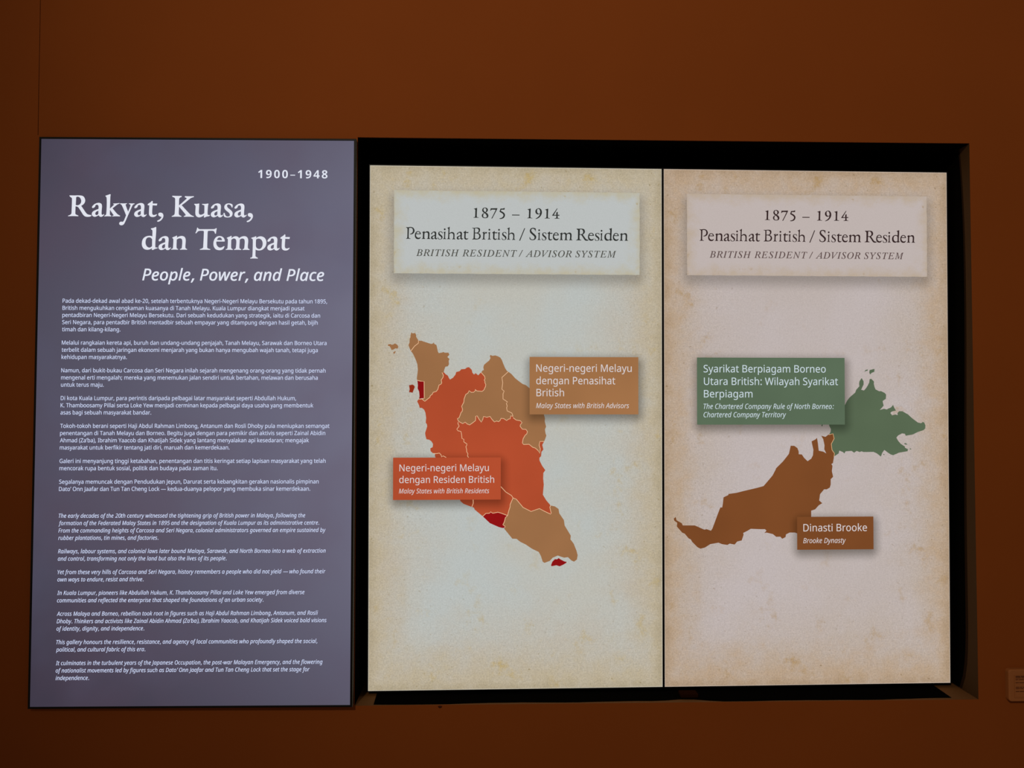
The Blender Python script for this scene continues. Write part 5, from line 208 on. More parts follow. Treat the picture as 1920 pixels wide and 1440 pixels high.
"D":[["sarawak","brown",[[-313.5,-210.5],[-311.8,-218.3],[-299.4,-225.4],[-296.8,-230.6],[-278.2,-230.7],[-268.5,-230.8],[-246.3,-240.6],[-240.1,-239.7],[-230.4,-243.3],[-226.8,-238.0],[-214.3,-204.9],[-208.0,-189.1],[-203.6,-189.1],[-201.8,-178.6],[-200.5,-165.5],[-189.3,-160.3],[-188.4,-157.7],[-169.7,-155.1],[-148.3,-149.9],[-121.5,-143.9],[-105.4,-139.6],[-98.3,-131.7],[-83.9,-115.0],[-75.8,-100.1],[-75.8,-98.5],[-58.2,-81.3],[-44.5,-64.1],[-40.1,-44.9],[-39.0,-45.2],[-31.6,-45.3],[-24.2,-50.5],[-21.0,-58.9],[-21.0,-65.1],[-13.6,-65.6],[-8.3,-73.5],[0.1,-81.5],[8.7,-75.6],[13.0,-67.3],[14.1,-54.7],[11.6,-44.3],[9.9,-34.9],[19.6,-30.1],[22.8,-26.5],[24.8,-38.0],[26.9,-56.9],[37.5,-59.0],[44.9,-63.2],[40.1,-53.7],[40.8,-44.3],[37.7,-29.7],[33.0,-21.7],[43.0,-24.4],[51.6,-18.2],[61.3,-17.0],[63.8,-28.6],[57.0,-41.1],[58.6,-55.1],[64.4,-63.4],[63.2,-70.9],[63.0,-73.7],[60.8,-86.2],[57.0,-88.3],[59.7,-92.5],[58.1,-105.0],[61.1,-118.6],[55.3,-123.9],[55.2,-136.4],[53.0,-143.7],[45.6,-147.9],[39.2,-147.8],[29.5,-159.3],[28.4,-167.6],[27.3,-173.9],[34.7,-180.2],[26.2,-185.4],[17.7,-194.7],[8.1,-197.8],[8.0,-215.5],[-1.6,-225.9],[-14.7,-251.6],[-23.7,-251.6],[-30.8,-248.9],[-43.4,-248.8],[-52.3,-253.1],[-53.3,-259.3],[-61.3,-263.3],[-65.8,-258.3],[-75.6,-258.6],[-83.6,-252.1],[-98.7,-248.5],[-104.1,-249.6],[-98.7,-244.1],[-102.3,-240.5],[-112.1,-240.5],[-136.1,-239.5],[-143.3,-243.8],[-154.0,-249.0],[-153.1,-253.4],[-157.6,-266.5],[-168.3,-269.0],[-174.5,-276.0],[-186.1,-273.7],[-191.4,-276.8],[-203.9,-274.9],[-212.7,-271.4],[-232.2,-274.7],[-244.7,-282.5],[-255.3,-285.1],[-262.4,-281.5],[-274.7,-269.2],[-278.3,-263.1],[-282.7,-261.3],[-292.4,-249.9],[-298.6,-247.2],[-310.9,-233.2],[-310.0,-224.5],[-317.1,-219.2],[-318.0,-214.8]]],["sabah","green",[[50.5,17.8],[52.1,2.0],[56.3,-6.2],[55.4,-12.9],[51.2,-19.5],[61.3,-17.0],[63.8,-28.6],[57.0,-41.1],[58.6,-55.1],[64.4,-63.4],[63.2,-70.9],[69.5,-66.8],[74.6,-63.5],[76.3,-56.8],[84.7,-60.2],[88.1,-63.5],[91.5,-58.5],[105.9,-57.7],[111.8,-61.9],[117.7,-57.7],[125.3,-60.3],[129.6,-58.6],[134.6,-60.3],[158.4,-60.0],[166.8,-63.7],[176.1,-71.1],[179.6,-62.0],[184.7,-55.4],[192.3,-61.2],[199.9,-66.2],[205.8,-67.9],[219.5,-62.1],[240.7,-58.5],[241.6,-53.8],[234.8,-50.5],[234.0,-47.2],[224.7,-41.3],[218.0,-33.8],[213.8,-26.3],[218.0,-21.4],[227.4,-16.4],[234.2,-17.2],[236.7,-21.9],[253.8,-18.9],[265.8,-13.1],[279.4,-8.9],[283.7,-4.8],[284.3,2.7],[281.3,9.4],[277.9,10.7],[273.6,7.7],[265.9,9.4],[252.4,19.4],[242.2,28.6],[228.6,36.1],[221.0,36.1],[216.7,31.9],[217.5,26.9],[211.6,28.6],[203.9,26.4],[199.7,31.9],[203.1,35.2],[213.3,37.7],[209.1,44.4],[206.3,51.1],[201.5,45.2],[193.8,41.9],[191.2,40.2],[184.5,41.9],[174.3,39.1],[179.4,44.4],[183.7,49.4],[182.0,56.0],[181.2,60.2],[188.9,65.2],[189.8,75.2],[186.4,79.3],[177.9,83.5],[172.8,83.5],[164.4,87.6],[161.9,93.5],[160.2,101.0],[160.8,106.0],[154.3,112.6],[150.1,111.8],[149.2,104.3],[145.8,97.6],[142.3,91.8],[136.4,85.1],[129.6,86.8],[135.6,99.3],[135.6,106.7],[130.9,114.6],[125.5,106.7],[124.6,100.9],[125.4,95.1],[117.7,86.8],[115.1,80.1],[101.5,68.5],[95.6,61.0],[89.6,49.3],[84.4,34.4]]],["islet","green",[[137.5,129.2],[140.0,133.4],[146.0,135.1],[145.1,131.7],[140.9,130.9]]],["islet","green",[[150.2,133.4],[162.1,136.3],[161.6,129.3],[155.3,126.8],[151.0,122.9],[149.3,127.6]]],["islet","green",[[231.5,-40.5],[235.8,-39.3],[240.9,-42.5],[235.8,-43.0]]],["islet","green",[[245.0,-52.2],[247.6,-51.7],[250.1,-53.5],[247.6,-54.7]]],["islet","green",[[181.2,-65.3],[183.8,-65.0],[185.5,-66.7],[182.9,-67.3]]],["islet","green",[[33.1,2.2],[34.6,4.9],[37.0,4.5],[35.7,0.1]]]]},"line":{"M":[[[-227.5,199.5],[-227.5,193.3],[-236.4,186.2],[-245.0,174.9]],[[-172.9,125.4],[-169.7,118.9],[-170.9,113.8],[-174.8,108.0],[-173.5,101.6],[-175.4,98.4],[-179.9,96.4],[-182.4,86.8],[-186.2,81.6],[-193.3,79.7],[-195.2,75.2],[-199.7,72.0],[-200.9,68.1],[-206.7,63.6],[-212.4,58.8],[-216.3,61.7],[-218.2,64.3]],[[-229.8,107.3],[-223.4,105.6],[-214.2,104.7],[-213.7,65.9],[-218.2,64.3],[-225.9,63.9]],[[-82.5,125.7],[-74.4,116.7],[-73.3,110.9],[-75.6,108.3],[-73.7,105.7],[-73.7,101.9],[-71.8,98.0],[-72.4,92.8],[-74.3,89.6],[-75.6,85.8],[-80.1,81.9],[-92.3,82.8],[-96.6,86.6],[-95.5,83.8],[-100.0,79.9],[-105.2,79.7],[-110.3,83.5],[-112.9,78.0],[-118.0,74.8],[-121.8,64.5],[-122.5,56.8],[-127.6,47.1],[-125.4,41.3],[-125.9,36.2],[-128.8,33.0],[-131.4,25.9],[-133.3,20.8],[-137.4,18.8],[-135.2,13.7],[-132.6,11.5]],[[-19.6,127.7],[-34.4,114.2],[-32.5,101.9],[-33.7,92.9],[-34.4,87.1],[-29.2,82.6],[-31.8,76.1],[-31.8,64.5],[-21.4,57.5],[-24.0,54.2],[-22.1,47.8],[-23.4,43.9],[-22.1,36.8],[-11.1,31.7],[-8.5,24.0]],[[-132.6,11.5],[-124.9,7.3],[-119.2,10.7],[-114.7,6.6],[-108.9,4.3],[-103.8,7.9],[-95.4,14.3],[-94.8,24.6],[-91.6,25.3],[-87.1,17.5],[-81.9,10.5],[-78.7,16.9],[-76.8,24.0],[-69.1,21.8],[-62.0,24.0],[-57.5,17.5],[-51.7,11.1],[-46.5,13.3],[-42.0,11.7],[-38.8,14.3],[-36.2,19.5],[-29.8,18.8],[-23.3,14.3],[-18.8,17.9],[-15.2,18.2],[-13.7,25.3],[-8.5,24.0]],[[-8.4,21.0],[-1.2,15.6],[8.8,13.8],[12.4,9.3],[8.8,4.8],[7.9,1.2],[13.3,-5.7],[21.5,-6.1],[25.1,-11.5],[23.3,-16.9],[19.7,-19.6],[15.1,-27.7],[13.3,-37.6],[16.1,-41.2],[28.7,-40.7],[37.8,-47.9],[43.2,-49.4],[49.5,-54.8],[53.7,-62.0],[54.9,-51.2],[52.2,-43.1],[54.0,-34.1],[64.0,-34.1]],[[-135.0,10.6],[-136.2,8.8],[-135.0,4.7],[-133.1,1.7],[-138.5,-5.5],[-136.1,-9.1],[-128.9,-10.9],[-127.7,-16.9],[-126.5,-27.1],[-122.3,-28.9],[-122.3,-34.9],[-115.1,-39.7],[-115.7,-43.3],[-117.5,-45.7],[-115.7,-52.9],[-115.7,-57.7],[-112.7,-62.5],[-113.9,-67.3],[-110.9,-71.5]],[[-58.6,-126.5],[-36.0,-139.1],[-25.1,-150.9],[-11.7,-159.3],[-8.3,-164.8]],[[-8.3,-164.8],[-15.0,-180.1],[-15.0,-185.1],[-18.4,-195.1],[-20.9,-205.4]],[[-8.3,-164.8],[-0.8,-167.7],[15.1,-186.9],[33.6,-196.2],[52.9,-189.6],[63.8,-195.5],[78.9,-202.6],[80.6,-200.6],[77.2,-187.2],[78.9,-182.6]],[[-78.5,-207.0],[-71.0,-200.2],[-62.6,-199.9],[-60.1,-196.6],[-55.1,-199.9],[-43.4,-197.5],[-35.1,-200.0],[-20.9,-205.4]],[[-20.9,-205.4],[-25.9,-210.1],[-28.4,-220.1],[-31.7,-226.7],[-26.7,-230.1],[-27.5,-233.4]],[[-101.1,-156.4],[-100.2,-176.4],[-103.5,-184.7]],[[-193.4,-61.4],[-185.0,-61.8],[-178.5,-60.6],[-174.3,-65.4],[-173.7,-69.6],[-170.1,-67.2],[-162.9,-70.8]]],
"D":[[[51.2,-19.5],[61.3,-17.0],[63.8,-28.6],[57.0,-41.1],[58.6,-55.1],[64.4,-63.4],[63.2,-70.9]]]}}''')

def unpack(s):
    adv, cons = s.split('|')
    out = []
    for c in cons.split(';'):
        n = [int(v) for v in c.split()]
        out.append(list(zip(n[::2], n[1::2])))
    return int(adv), out

def smooth_path(pts, k=3):
    """closed outline through on-curve points (x, y, corner): smooth except at corners"""
    n = len(pts); out = []
    def tang(i):
        if pts[i][2]: return None
        a, b = pts[i - 1], pts[(i + 1) % n]
        d = Vector((b[0] - a[0], b[1] - a[1]))
        return d.normalized() if d.length else Vector((0, 0))
    for i in range(n):
        a, b = Vector(pts[i][:2]), Vector(pts[(i + 1) % n][:2])
        L = (b - a).length / 3
        ta, tb = tang(i), tang((i + 1) % n)
        if ta is None and tb is None: out.append((a.x, a.y)); continue
        p1 = a + ta * L if ta is not None else a + (b - a) / 3
        p2 = b - tb * L if tb is not None else b - (b - a) / 3
        for j in range(k):
            t = j / k; s = 1 - t
            p = a * s ** 3 + p1 * (3 * t * s * s) + p2 * (3 * t * t * s) + b * t ** 3
            out.append((p.x, p.y))
    return out

def area(c):
    return sum(c[i - 1][0] * c[i][1] - c[i][0] * c[i - 1][1] for i in range(len(c))) / 2

def grow(cons, dx, dy):
    """thicken (or thin) a letter: shift every outline point along its normal"""
    if not (dx or dy): return cons
    big = max((area(c) for c in cons), key=abs)
    sg = 1 if big > 0 else -1
    res = []
    for c in cons:
        n = len(c); r = []
        for i in range(n):
            a, p, b = c[i - 1], c[i], c[(i + 1) % n]
            e1 = Vector((p[0] - a[0], p[1] - a[1])); e2 = Vector((b[0] - p[0], b[1] - p[1]))
            if e1.length: e1.normalize()
            if e2.length: e2.normalize()
            t = e1 + e2
            if t.length < 1e-6: r.append(p); continue
            t.normalize()
            r.append((p[0] + sg * t.y * dx, p[1] - sg * t.x * dy))
        res.append(r)
    return res

def inside(p, c):
    r = False
    for i in range(len(c)):
        (ax, ay), (bx, by) = c[i - 1], c[i]
        if (ay > p[1]) != (by > p[1]) and p[0] < (bx - ax) * (p[1] - ay) / (by - ay) + ax: r = not r
    return r

def fill(cons):
    """triangles of a letter: constrained triangulation, kept where an odd number of outlines surround it"""
    pts = []; loops = []
    for c in cons:
        b = len(pts); pts += [Vector(p) for p in (c if area(c) > 0 else c[::-1])]; loops.append(list(range(b, b + len(c))))
    vo, eo, fo, ov, oe, of = delaunay_2d_cdt(pts, [], loops, 1, 1e-4)
    tris = [tuple(f) for f, src in zip(fo, of) if len(src) % 2]
    return [(v.x, v.y) for v in vo], tris

CACHE = {}
def glyph(face, ch, dx=0, dy=0):
    key = (face, ch, dx, dy)
    if key in CACHE: return CACHE[key]
    if face == 'G':
        cons = [smooth_path(c) for c in SERIF[ch]]; adv = 0
        for i, c in enumerate(cons):                 # holes run the other way round
            hole = any(j != i and inside(c[0], o) for j, o in enumerate(cons))
            if (area(c) > 0) == hole: cons[i] = c[::-1]
    else:
        adv, cons = unpack(FONT[face][ch])
    cons = grow(cons, dx, dy)
    flat, tris = fill(cons)
    x0 = min(p[0] for p in flat); x1 = max(p[0] for p in flat)
    CACHE[key] = (adv, flat, tris, x0, x1)
    return CACHE[key]

class Text:
    """collects placed letters (mm) into one flat mesh lying at depth y in front of the panel"""
    def __init__(s): s.v = []; s.f = []
    def put(s, g, x, z, sx, sy):
        b = len(s.v)
        s.v += [(x + p[0] * sx, z + p[1] * sy) for p in g[1]]
        s.f += [tuple(i + b for i in t) for t in g[2]]
    def line(s, face, text, x0, x1, z, cap, bold=(0, 0), capu=714, track=False, space=260):
        """one line whose ink runs from x0 to x1: squeezed to fit, or letter-spaced to fit"""
        k = cap / capu
        pos = []; x = 0; last = None
        for ch in text:
            if ch == ' ': x += space; continue
            g = glyph(face, ch, *bold); pos.append((g, x)); x += g[0]; last = g
        left = pos[0][1] + pos[0][0][3]; right = pos[-1][1] + pos[-1][0][4]
        if track:
            n = len(pos) - 1
            extra = ((x1 - x0) - (right - left) * k) / n if n else 0
            for i, (g, px) in enumerate(pos): s.put(g, x0 + (px - left) * k + i * extra, z, k, k)
            return 1.0
        kx = (x1 - x0) / (right - left)
        for g, px in pos: s.put(g, x0 + (px - left) * kx, z, kx, k)
        return kx / k
    def serif(s, items, cap, thin=None):
        k = cap / 650
        for ch, x, z in items:
            dx, dy = thin(ch) if thin else (0, 0)
            g = glyph('G', ch, dx, dy)
            s.put(g, x - (dx if dx > 0 else 0) * k, z, k, k)
    def build(s, name, mat, parent, y):
        V = [(x / 1000, y / 1000, z / 1000) for x, z in s.v]
        me = mesh(name, V, s.f)
        # face the viewer (-y)
        bm = bmesh.new(); bm.from_mesh(me)
        bmesh.ops.recalc_face_normals(bm, faces=bm.faces)
        bm.normal_update()
        fl = [f for f in bm.faces if f.normal.y > 0]
        if fl: bmesh.ops.reverse_faces(bm, faces=fl)
        bm.to_mesh(me); bm.free()
        return link(name, me, mat, parent)

def flat_shape(name, pts, mat, parent, y):
    V = [(p[0] / 1000, y / 1000, p[1] / 1000) for p in pts]
    tr = tessellate_polygon([[Vector((p[0], p[1], 0)) for p in pts]])
    me = mesh(name, V, [tuple(t) for t in tr])
    bm = bmesh.new(); bm.from_mesh(me); bm.normal_update()
    fl = [f for f in bm.faces if f.normal.y > 0]
    if fl: bmesh.ops.reverse_faces(bm, faces=fl)
    bm.to_mesh(me); bm.free()
    return link(name, me, mat, parent)

def stroke(name, pts, wd, mat, parent, y):
    n = len(pts); V = []; F = []
    for i, p in enumerate(pts):
        a = Vector(pts[max(i - 1, 0)]); b = Vector(pts[min(i + 1, n - 1)]); d = b - a
        d = d.normalized() if d.length else Vector((1, 0))
        nx, nz = -d.y * wd / 2, d.x * wd / 2
        V += [((p[0] + nx) / 1000, y / 1000, (p[1] + nz) / 1000), ((p[0] - nx) / 1000, y / 1000, (p[1] - nz) / 1000)]
    for i in range(n - 1): F.append((2 * i, 2 * i + 2, 2 * i + 3, 2 * i + 1))
    return link(name, mesh(name, V, F), mat, parent)

# ---------------------------------------------------------------- materials
M_wall = paint('terracotta_wall_paint', (0.238, 0.060, 0.0105, 1), 0.8, 0.06, 420, 0.03, spec=0.08)
M_black = paint('black_niche_shade', (0.0022, 0.002, 0.0018, 1), 0.95, 0.2, 200, 0, spec=0.0)  # deep shade inside the niche, given as a black colour
M_bezel = paint('black_bezel_plastic', (0.004, 0.004, 0.0045, 1), 0.55, spec=0.2)
M_house = paint('dark_display_housing', (0.004, 0.004, 0.004, 1), 0.8, spec=0.1)
M_metal = paint('dull_edge_metal', (0.075, 0.07, 0.055, 1), 0.6, spec=0.3)
M_label = paint('brown_label_plastic', (0.315, 0.108, 0.030, 1), 0.42, 0.04, 500, 0.03, spec=0.35)
M_sill = paint('umber_sill_shade', (0.135, 0.060, 0.020, 1), 0.8, 0.05, 420, 0.05, spec=0.08)  # wall tone darkened for the dimmer light on the sill
M_halfshade = paint('near_black_shade_edge', (0.020, 0.010, 0.0045, 1), 0.9, 0.1, 200, 0, spec=0.02)  # half shade that feathers the front of the black sheet
M_niche = paint('dark_umber_cheek_shade', (0.058, 0.028, 0.010, 1), 0.8, 0.05, 420, 0.05, spec=0.08)  # shade on the right cheek, put into its colour
M_ink = paint('dark_brown_print', (0.055, 0.012, 0.005, 1), 0.8, spec=0.1)
M_block = paint('dark_brown_block', (0.016, 0.005, 0.002, 1), 0.9, 0.2, 150, spec=0.0)

def flat_emit(name, col, k=1.0):
    t = NT(name)
    return t.emit(col, k, sample=False)
M_white = flat_emit('lit_white_title', srgb(226, 228, 238))
M_body = flat_emit('lit_white_text', srgb(206, 216, 246))
M_sub = flat_emit('lit_white_subtitle', srgb(226, 230, 242))
M_cap = flat_emit('lit_caption_text', srgb(214, 205, 205))
M_capc = flat_emit('lit_cool_caption_text', srgb(200, 214, 222))
M_head = flat_emit('dark_heading_text_cool', srgb(46, 48, 46))
M_head2 = flat_emit('dark_heading_text_warm', srgb(52, 36, 36))
M_sys = flat_emit('grey_heading_text_cool', srgb(80, 80, 74))
M_sys2 = flat_emit('grey_heading_text_warm', srgb(92, 74, 72))
M_line = flat_emit('lit_border_line', srgb(232, 186, 146))
M_line2 = flat_emit('lit_border_line_pale', srgb(214, 170, 124))

BX = {k: [v / 1000 for v in b] for k, b in DATA['box'].items()}

def paper(name, centre, cool, mid, edge, stain, tone, cards, caps):
    """aged paper picture shown on a display: pale centre, browned edges, yellow stains, fine fibre grain"""
    t = NT(name)
    co = t.n('ShaderNodeTexCoord').outputs['Object']
    sx = t.n('ShaderNodeSeparateXYZ', {0: co})
    u, v = sx.outputs[0], sx.outputs[2]
    dx = t.math('SUBTRACT', 0.3402, t.math('ABSOLUTE', u))
    dz = t.math('SUBTRACT', 0.6048, t.math('ABSOLUTE', v))
    dz2 = t.math('MULTIPLY', dz, 0.75)
    d = t.math('MINIMUM', dx, dz2)
    n1 = t.noise(co, 7.0, 6.0, 0.68)
    n2 = t.noise(co, 22.0, 5.0, 0.68)
    # cool cloudy centre
    c0 = t.mix(t.step(t.noise(co, 4.2, 3.0, 0.5), 0.38, 0.66), centre, cool)
    dn = t.math('ADD', d, t.math('MULTIPLY', t.math('SUBTRACT', n1, 0.5), 0.30))
    c = t.mix(t.step(dn, -0.03, 0.20), mid, c0)
    c = t.mix(t.step(t.math('ADD', d, t.math('MULTIPLY', t.math('SUBTRACT', n2, 0.5), 0.16)), -0.03, 0.10), edge, c)
    # brown scorch within a finger of the rim
    rim = t.math('ADD', t.math('MINIMUM', dx, dz), t.math('MULTIPLY', t.math('SUBTRACT', n2, 0.5), 0.06))
    c = t.mix(t.step(rim, -0.012, 0.026, 0.55, 0.0), c, tuple(x * 0.70 for x in edge[:3]) + (1,))
    # yellow-brown foxing, mostly near the edges
    ef = t.step(d, 0.02, 0.26, 1.0, 0.25)
    st = t.math('MULTIPLY', t.step(t.noise(co, 15.0, 6.0, 0.68), 0.56, 0.74), t.math('MULTIPLY', ef, 0.75))
    c = t.mix(st, c, stain)
    sp = t.math('MULTIPLY', t.step(t.noise(co, 110.0, 3.0, 0.6), 0.63, 0.74), t.math('MULTIPLY', ef, 0.55))
    c = t.mix(sp, c, tuple(x * 0.5 for x in stain[:3]) + (1,))
    # fibre grain: fine isotropic plus faint horizontal and vertical weave
    g1 = t.noise(co, 300.0, 3.0, 0.75)
    g2 = t.noise(t.vec('MULTIPLY', co, (130.0, 1.0, 430.0)), 1.0, 2.0, 0.6)
    g3 = t.noise(t.vec('MULTIPLY', co, (430.0, 1.0, 110.0)), 1.0, 2.0, 0.6)
    g4 = t.noise(co, 130.0, 4.0, 0.75)
    gs = t.step(d, 0.0, 0.24, 1.0, 0.42)
    gsum = t.math('ADD', t.math('ADD', t.math('MULTIPLY', t.math('SUBTRACT', g1, 0.5), 0.85), t.math('MULTIPLY', t.math('SUBTRACT', g4, 0.5), 0.35)), t.math('MULTIPLY', t.math('SUBTRACT', t.math('ADD', g2, g3), 1.0), 0.17))
    g = t.math('MULTIPLY', gsum, gs)
    sc_ = t.n('ShaderNodeVectorMath', {0: c}, operation='SCALE'); t.t.links.new(t.math('ADD', 1.0, g), sc_.inputs['Scale']); c = sc_.outputs[0]
    # pale picture border line, two pixels of the display
    c = t.mix(t.step(t.math('MINIMUM', dx, dz), 0.0010, 0.0018, 0.45, 0.0), c, tone)
    # drop shadows that belong to the displayed graphic
    for (b, off, blur, k) in cards + caps:
        f = box_shadow(t, co, b[0] + off[0], b[1] + off[0], b[2] + off[1], b[3] + off[1], blur, k)
        c = t.mix(f, c, (0.07, 0.055, 0.04, 1))
    return t.emit(c, 1.0)

def card_paper(name, centre, edge, stain, b):
    t = NT(name)
    co = t.n('ShaderNodeTexCoord').outputs['Object']
    cc = ((b[0] + b[1]) / 2, 0, (b[2] + b[3]) / 2); hx = (b[1] - b[0]) / 2; hz = (b[3] - b[2]) / 2
    q = t.vec('ABSOLUTE', t.vec('SUBTRACT', co, cc))
    sx = t.n('ShaderNodeSeparateXYZ', {0: q})
    d = t.math('MINIMUM', t.math('SUBTRACT', hx, sx.outputs[0]), t.math('MULTIPLY', t.math('SUBTRACT', hz, sx.outputs[2]), 1.1))
    n1 = t.noise(co, 30.0, 5.0, 0.65); n2 = t.noise(co, 420.0, 2.0, 0.7)
    f = t.step(t.math('ADD', d, t.math('MULTIPLY', t.math('SUBTRACT', n1, 0.5), 0.07)), -0.016, 0.034)
    c = t.mix(f, edge, centre)
    st = t.math('MULTIPLY', t.step(t.noise(co, 55.0, 4.0, 0.65), 0.6, 0.74), t.step(d, 0.0, 0.03, 0.7, 0.05))
    c = t.mix(st, c, stain)
    sc_ = t.n('ShaderNodeVectorMath', {0: c}, operation='SCALE'); t.t.links.new(t.math('ADD', 1.0, t.math('MULTIPLY', t.math('SUBTRACT', n2, 0.5), 0.13)), sc_.inputs['Scale'])
    return t.emit(sc_.outputs[0], 1.0)

def shaded_flat(name, col, shadows):
    """flat colour of the displayed graphic with the graphic's own drop shadows from its caption cards"""
    t = NT(name)
    co = t.n('ShaderNodeTexCoord').outputs['Object']
    c = col
    n = t.noise(co, 5.0, 2.0)
    c = t.mix(t.step(n, 0.25, 0.75), tuple(x * 0.93 for x in col[:3]) + (1,), tuple(x * 1.07 for x in col[:3]) + (1,))
    for (b, off, blur, k) in shadows:
        f = box_shadow(t, co, b[0] + off[0], b[1] + off[0], b[2] + off[1], b[3] + off[1], blur, k)
        c = t.mix(f, c, tuple(x * 0.25 for x in col[:3]) + (1,))
    return t.emit(c, 1.0, sample=False)

CARD = [(0.0, -0.014), 0.040, 0.44]
SHC = [(0.002, -0.008), 0.036, 0.70]
shM = [(BX['cap1'], *SHC), (BX['cap2'], *SHC)]
shD = [(BX['cap3'], *SHC), (BX['cap4'], *SHC)]

# ---------------------------------------------------------------- the setting: wall with its niche
NX0, NX1, NZ0, NZ1, NB = -0.3040, 1.0991, -0.6657, 0.6025, 0.150
JX = -1.0135                                     # vertical board joint left of the text panel
bm = bmesh.new()
Lw, Rw, Bw, Tw, th = JX + 0.0006, 2.6, -2.1, 2.0, 0.17
for (x0, x1, z0, z1) in ((Lw, NX0, Bw, Tw), (NX1, Rw, Bw, Tw), (NX0, NX1, NZ1, Tw), (NX0, NX1, Bw, NZ0)):
    box_bm(bm, x0, x1, 0.0, th, z0, z1)
bmesh.ops.remove_doubles(bm, verts=bm.verts, dist=1e-5)
wall = bm_obj('wall_back', bm, M_wall); tag(wall, 'terracotta brown painted gallery wall with a wide niche', kind='structure')
wl = box('wall_left', -2.8, JX - 0.0006, 0.0, th, Bw, Tw, M_wall); tag(wl, kind='structure')
wg = box('trim_1', JX - 0.0006, JX + 0.0006, 0.003, th, 0.60, Tw, M_wall); tag(wg, kind='structure')
wf = box('trim_9', JX - 0.0006, JX + 0.0006, 0.0, th, Bw, 0.60, M_wall); tag(wf, kind='structure')
# dark sheets that put the niche's shade into colour: back, soffit, cheeks and a strip on the sill
bk = box('niche_shade_back', NX0, NX1, NB, th, NZ0, NZ1, M_black); tag(bk, kind='structure')
so = box('niche_shade_soffit', NX0, NX1, 0.003, NB, NZ1 - 0.001, NZ1 - 0.0001, M_black); tag(so, kind='structure')
lc = box('niche_shade_left_cheek', NX0 + 0.0001, NX0 + 0.001, 0.003, NB, NZ0, NZ1 - 0.001, M_black); tag(lc, kind='structure')
sp = box('dim_shade_sill', NX0, NX1 - 0.0002, 0.0005, NB, NZ0, NZ0 + 0.0001, M_sill); tag(sp, kind='structure')
cp = box('dim_shade_right_cheek', NX1 - 0.0002, NX1 - 0.0001, 0.0005, NB, NZ0, NZ1 - 0.001, M_niche); tag(cp, kind='structure')
random.seed(4)
def shade_sheet(name, pts, z0, z1, axis):
    """thin dark sheet standing in for shade, its front edge wandering; pts = outline in (along, depth)"""
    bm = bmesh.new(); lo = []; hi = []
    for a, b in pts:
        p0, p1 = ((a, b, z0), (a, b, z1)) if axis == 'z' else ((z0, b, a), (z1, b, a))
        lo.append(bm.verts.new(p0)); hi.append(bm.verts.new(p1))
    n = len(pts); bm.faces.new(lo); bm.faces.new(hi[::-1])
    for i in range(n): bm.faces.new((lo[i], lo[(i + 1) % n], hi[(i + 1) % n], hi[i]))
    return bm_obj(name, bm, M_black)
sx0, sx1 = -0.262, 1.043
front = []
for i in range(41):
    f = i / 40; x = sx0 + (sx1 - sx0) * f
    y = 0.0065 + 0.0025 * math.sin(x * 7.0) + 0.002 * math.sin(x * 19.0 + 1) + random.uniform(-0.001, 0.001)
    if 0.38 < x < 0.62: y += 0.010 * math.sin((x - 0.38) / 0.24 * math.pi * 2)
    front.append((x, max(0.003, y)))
sl = shade_sheet('niche_shade_sill', front + [(sx1 + 0.006, NB), (sx0 - 0.006, NB)], NZ0 + 0.0002, NZ0 + 0.001, 'z'); tag(sl, kind='structure')
for nm_, mat_, lead, dep in (('niche_shade_right_cheek', M_black, 0.0, 0.0012), ('niche_halfshade_right_cheek', M_halfshade, 0.009, 0.0007)):  # shade on the right cheek: black sheet, then a half-dark one reaching further out
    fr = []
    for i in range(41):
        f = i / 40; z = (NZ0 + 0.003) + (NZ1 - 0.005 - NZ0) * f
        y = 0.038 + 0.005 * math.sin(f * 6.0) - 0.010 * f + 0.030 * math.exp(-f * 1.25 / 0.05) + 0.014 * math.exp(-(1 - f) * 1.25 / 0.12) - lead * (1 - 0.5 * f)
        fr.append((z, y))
    rc = shade_sheet(nm_, fr + [(NZ1 - 0.002, NB), (NZ0 + 0.003, NB)], NX1 - dep, NX1 - 0.0003, 'x')
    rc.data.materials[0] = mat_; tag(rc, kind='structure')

# ---------------------------------------------------------------- panel frames of reference
def panel(name, c, ex, ez):
    ex = Vector(ex).normalized(); ez = Vector(ez).normalized(); ey = ez.cross(ex)
    o = bpy.data.objects.new(name, None); COL.objects.link(o); o.empty_display_size = 0.1
    m = Matrix.Identity(4)
    for i in range(3):
        m[i][0] = ex[i]; m[i][1] = ey[i]; m[i][2] = ez[i]; m[i][3] = c[i]
    o.matrix_world = m
    return o, ex, ey, ez

# ---------------------------------------------------------------- text panel (backlit, purple grey)
tp, ex, ey, ez = panel('information_panel', (-0.65597, -0.012, -0.03358), (0.99995, -0.01033, 0.0), (4e-05, 0.00369, 0.99999))
tag(tp, 'tall purple-grey lit text panel titled Rakyat, Kuasa, dan Tempat, left of the niche', 'information panel')
PW, PH = 0.69248 / 2, 1.24607 / 2
def toback(x, z):                                # local depth at which the panel body meets the wall face
    return (0.012 - x * ex.y - z * ez.y) / ey.y - 0.0004
ring('frame', PW, PH, 0.0043, -0.0016, 0.004, M_bezel, tp, back=toback)
t = NT('lit_purple_grey_graphic')
co = t.n('ShaderNodeTexCoord').outputs['Object']
s3 = t.n('ShaderNodeSeparateXYZ', {0: co})
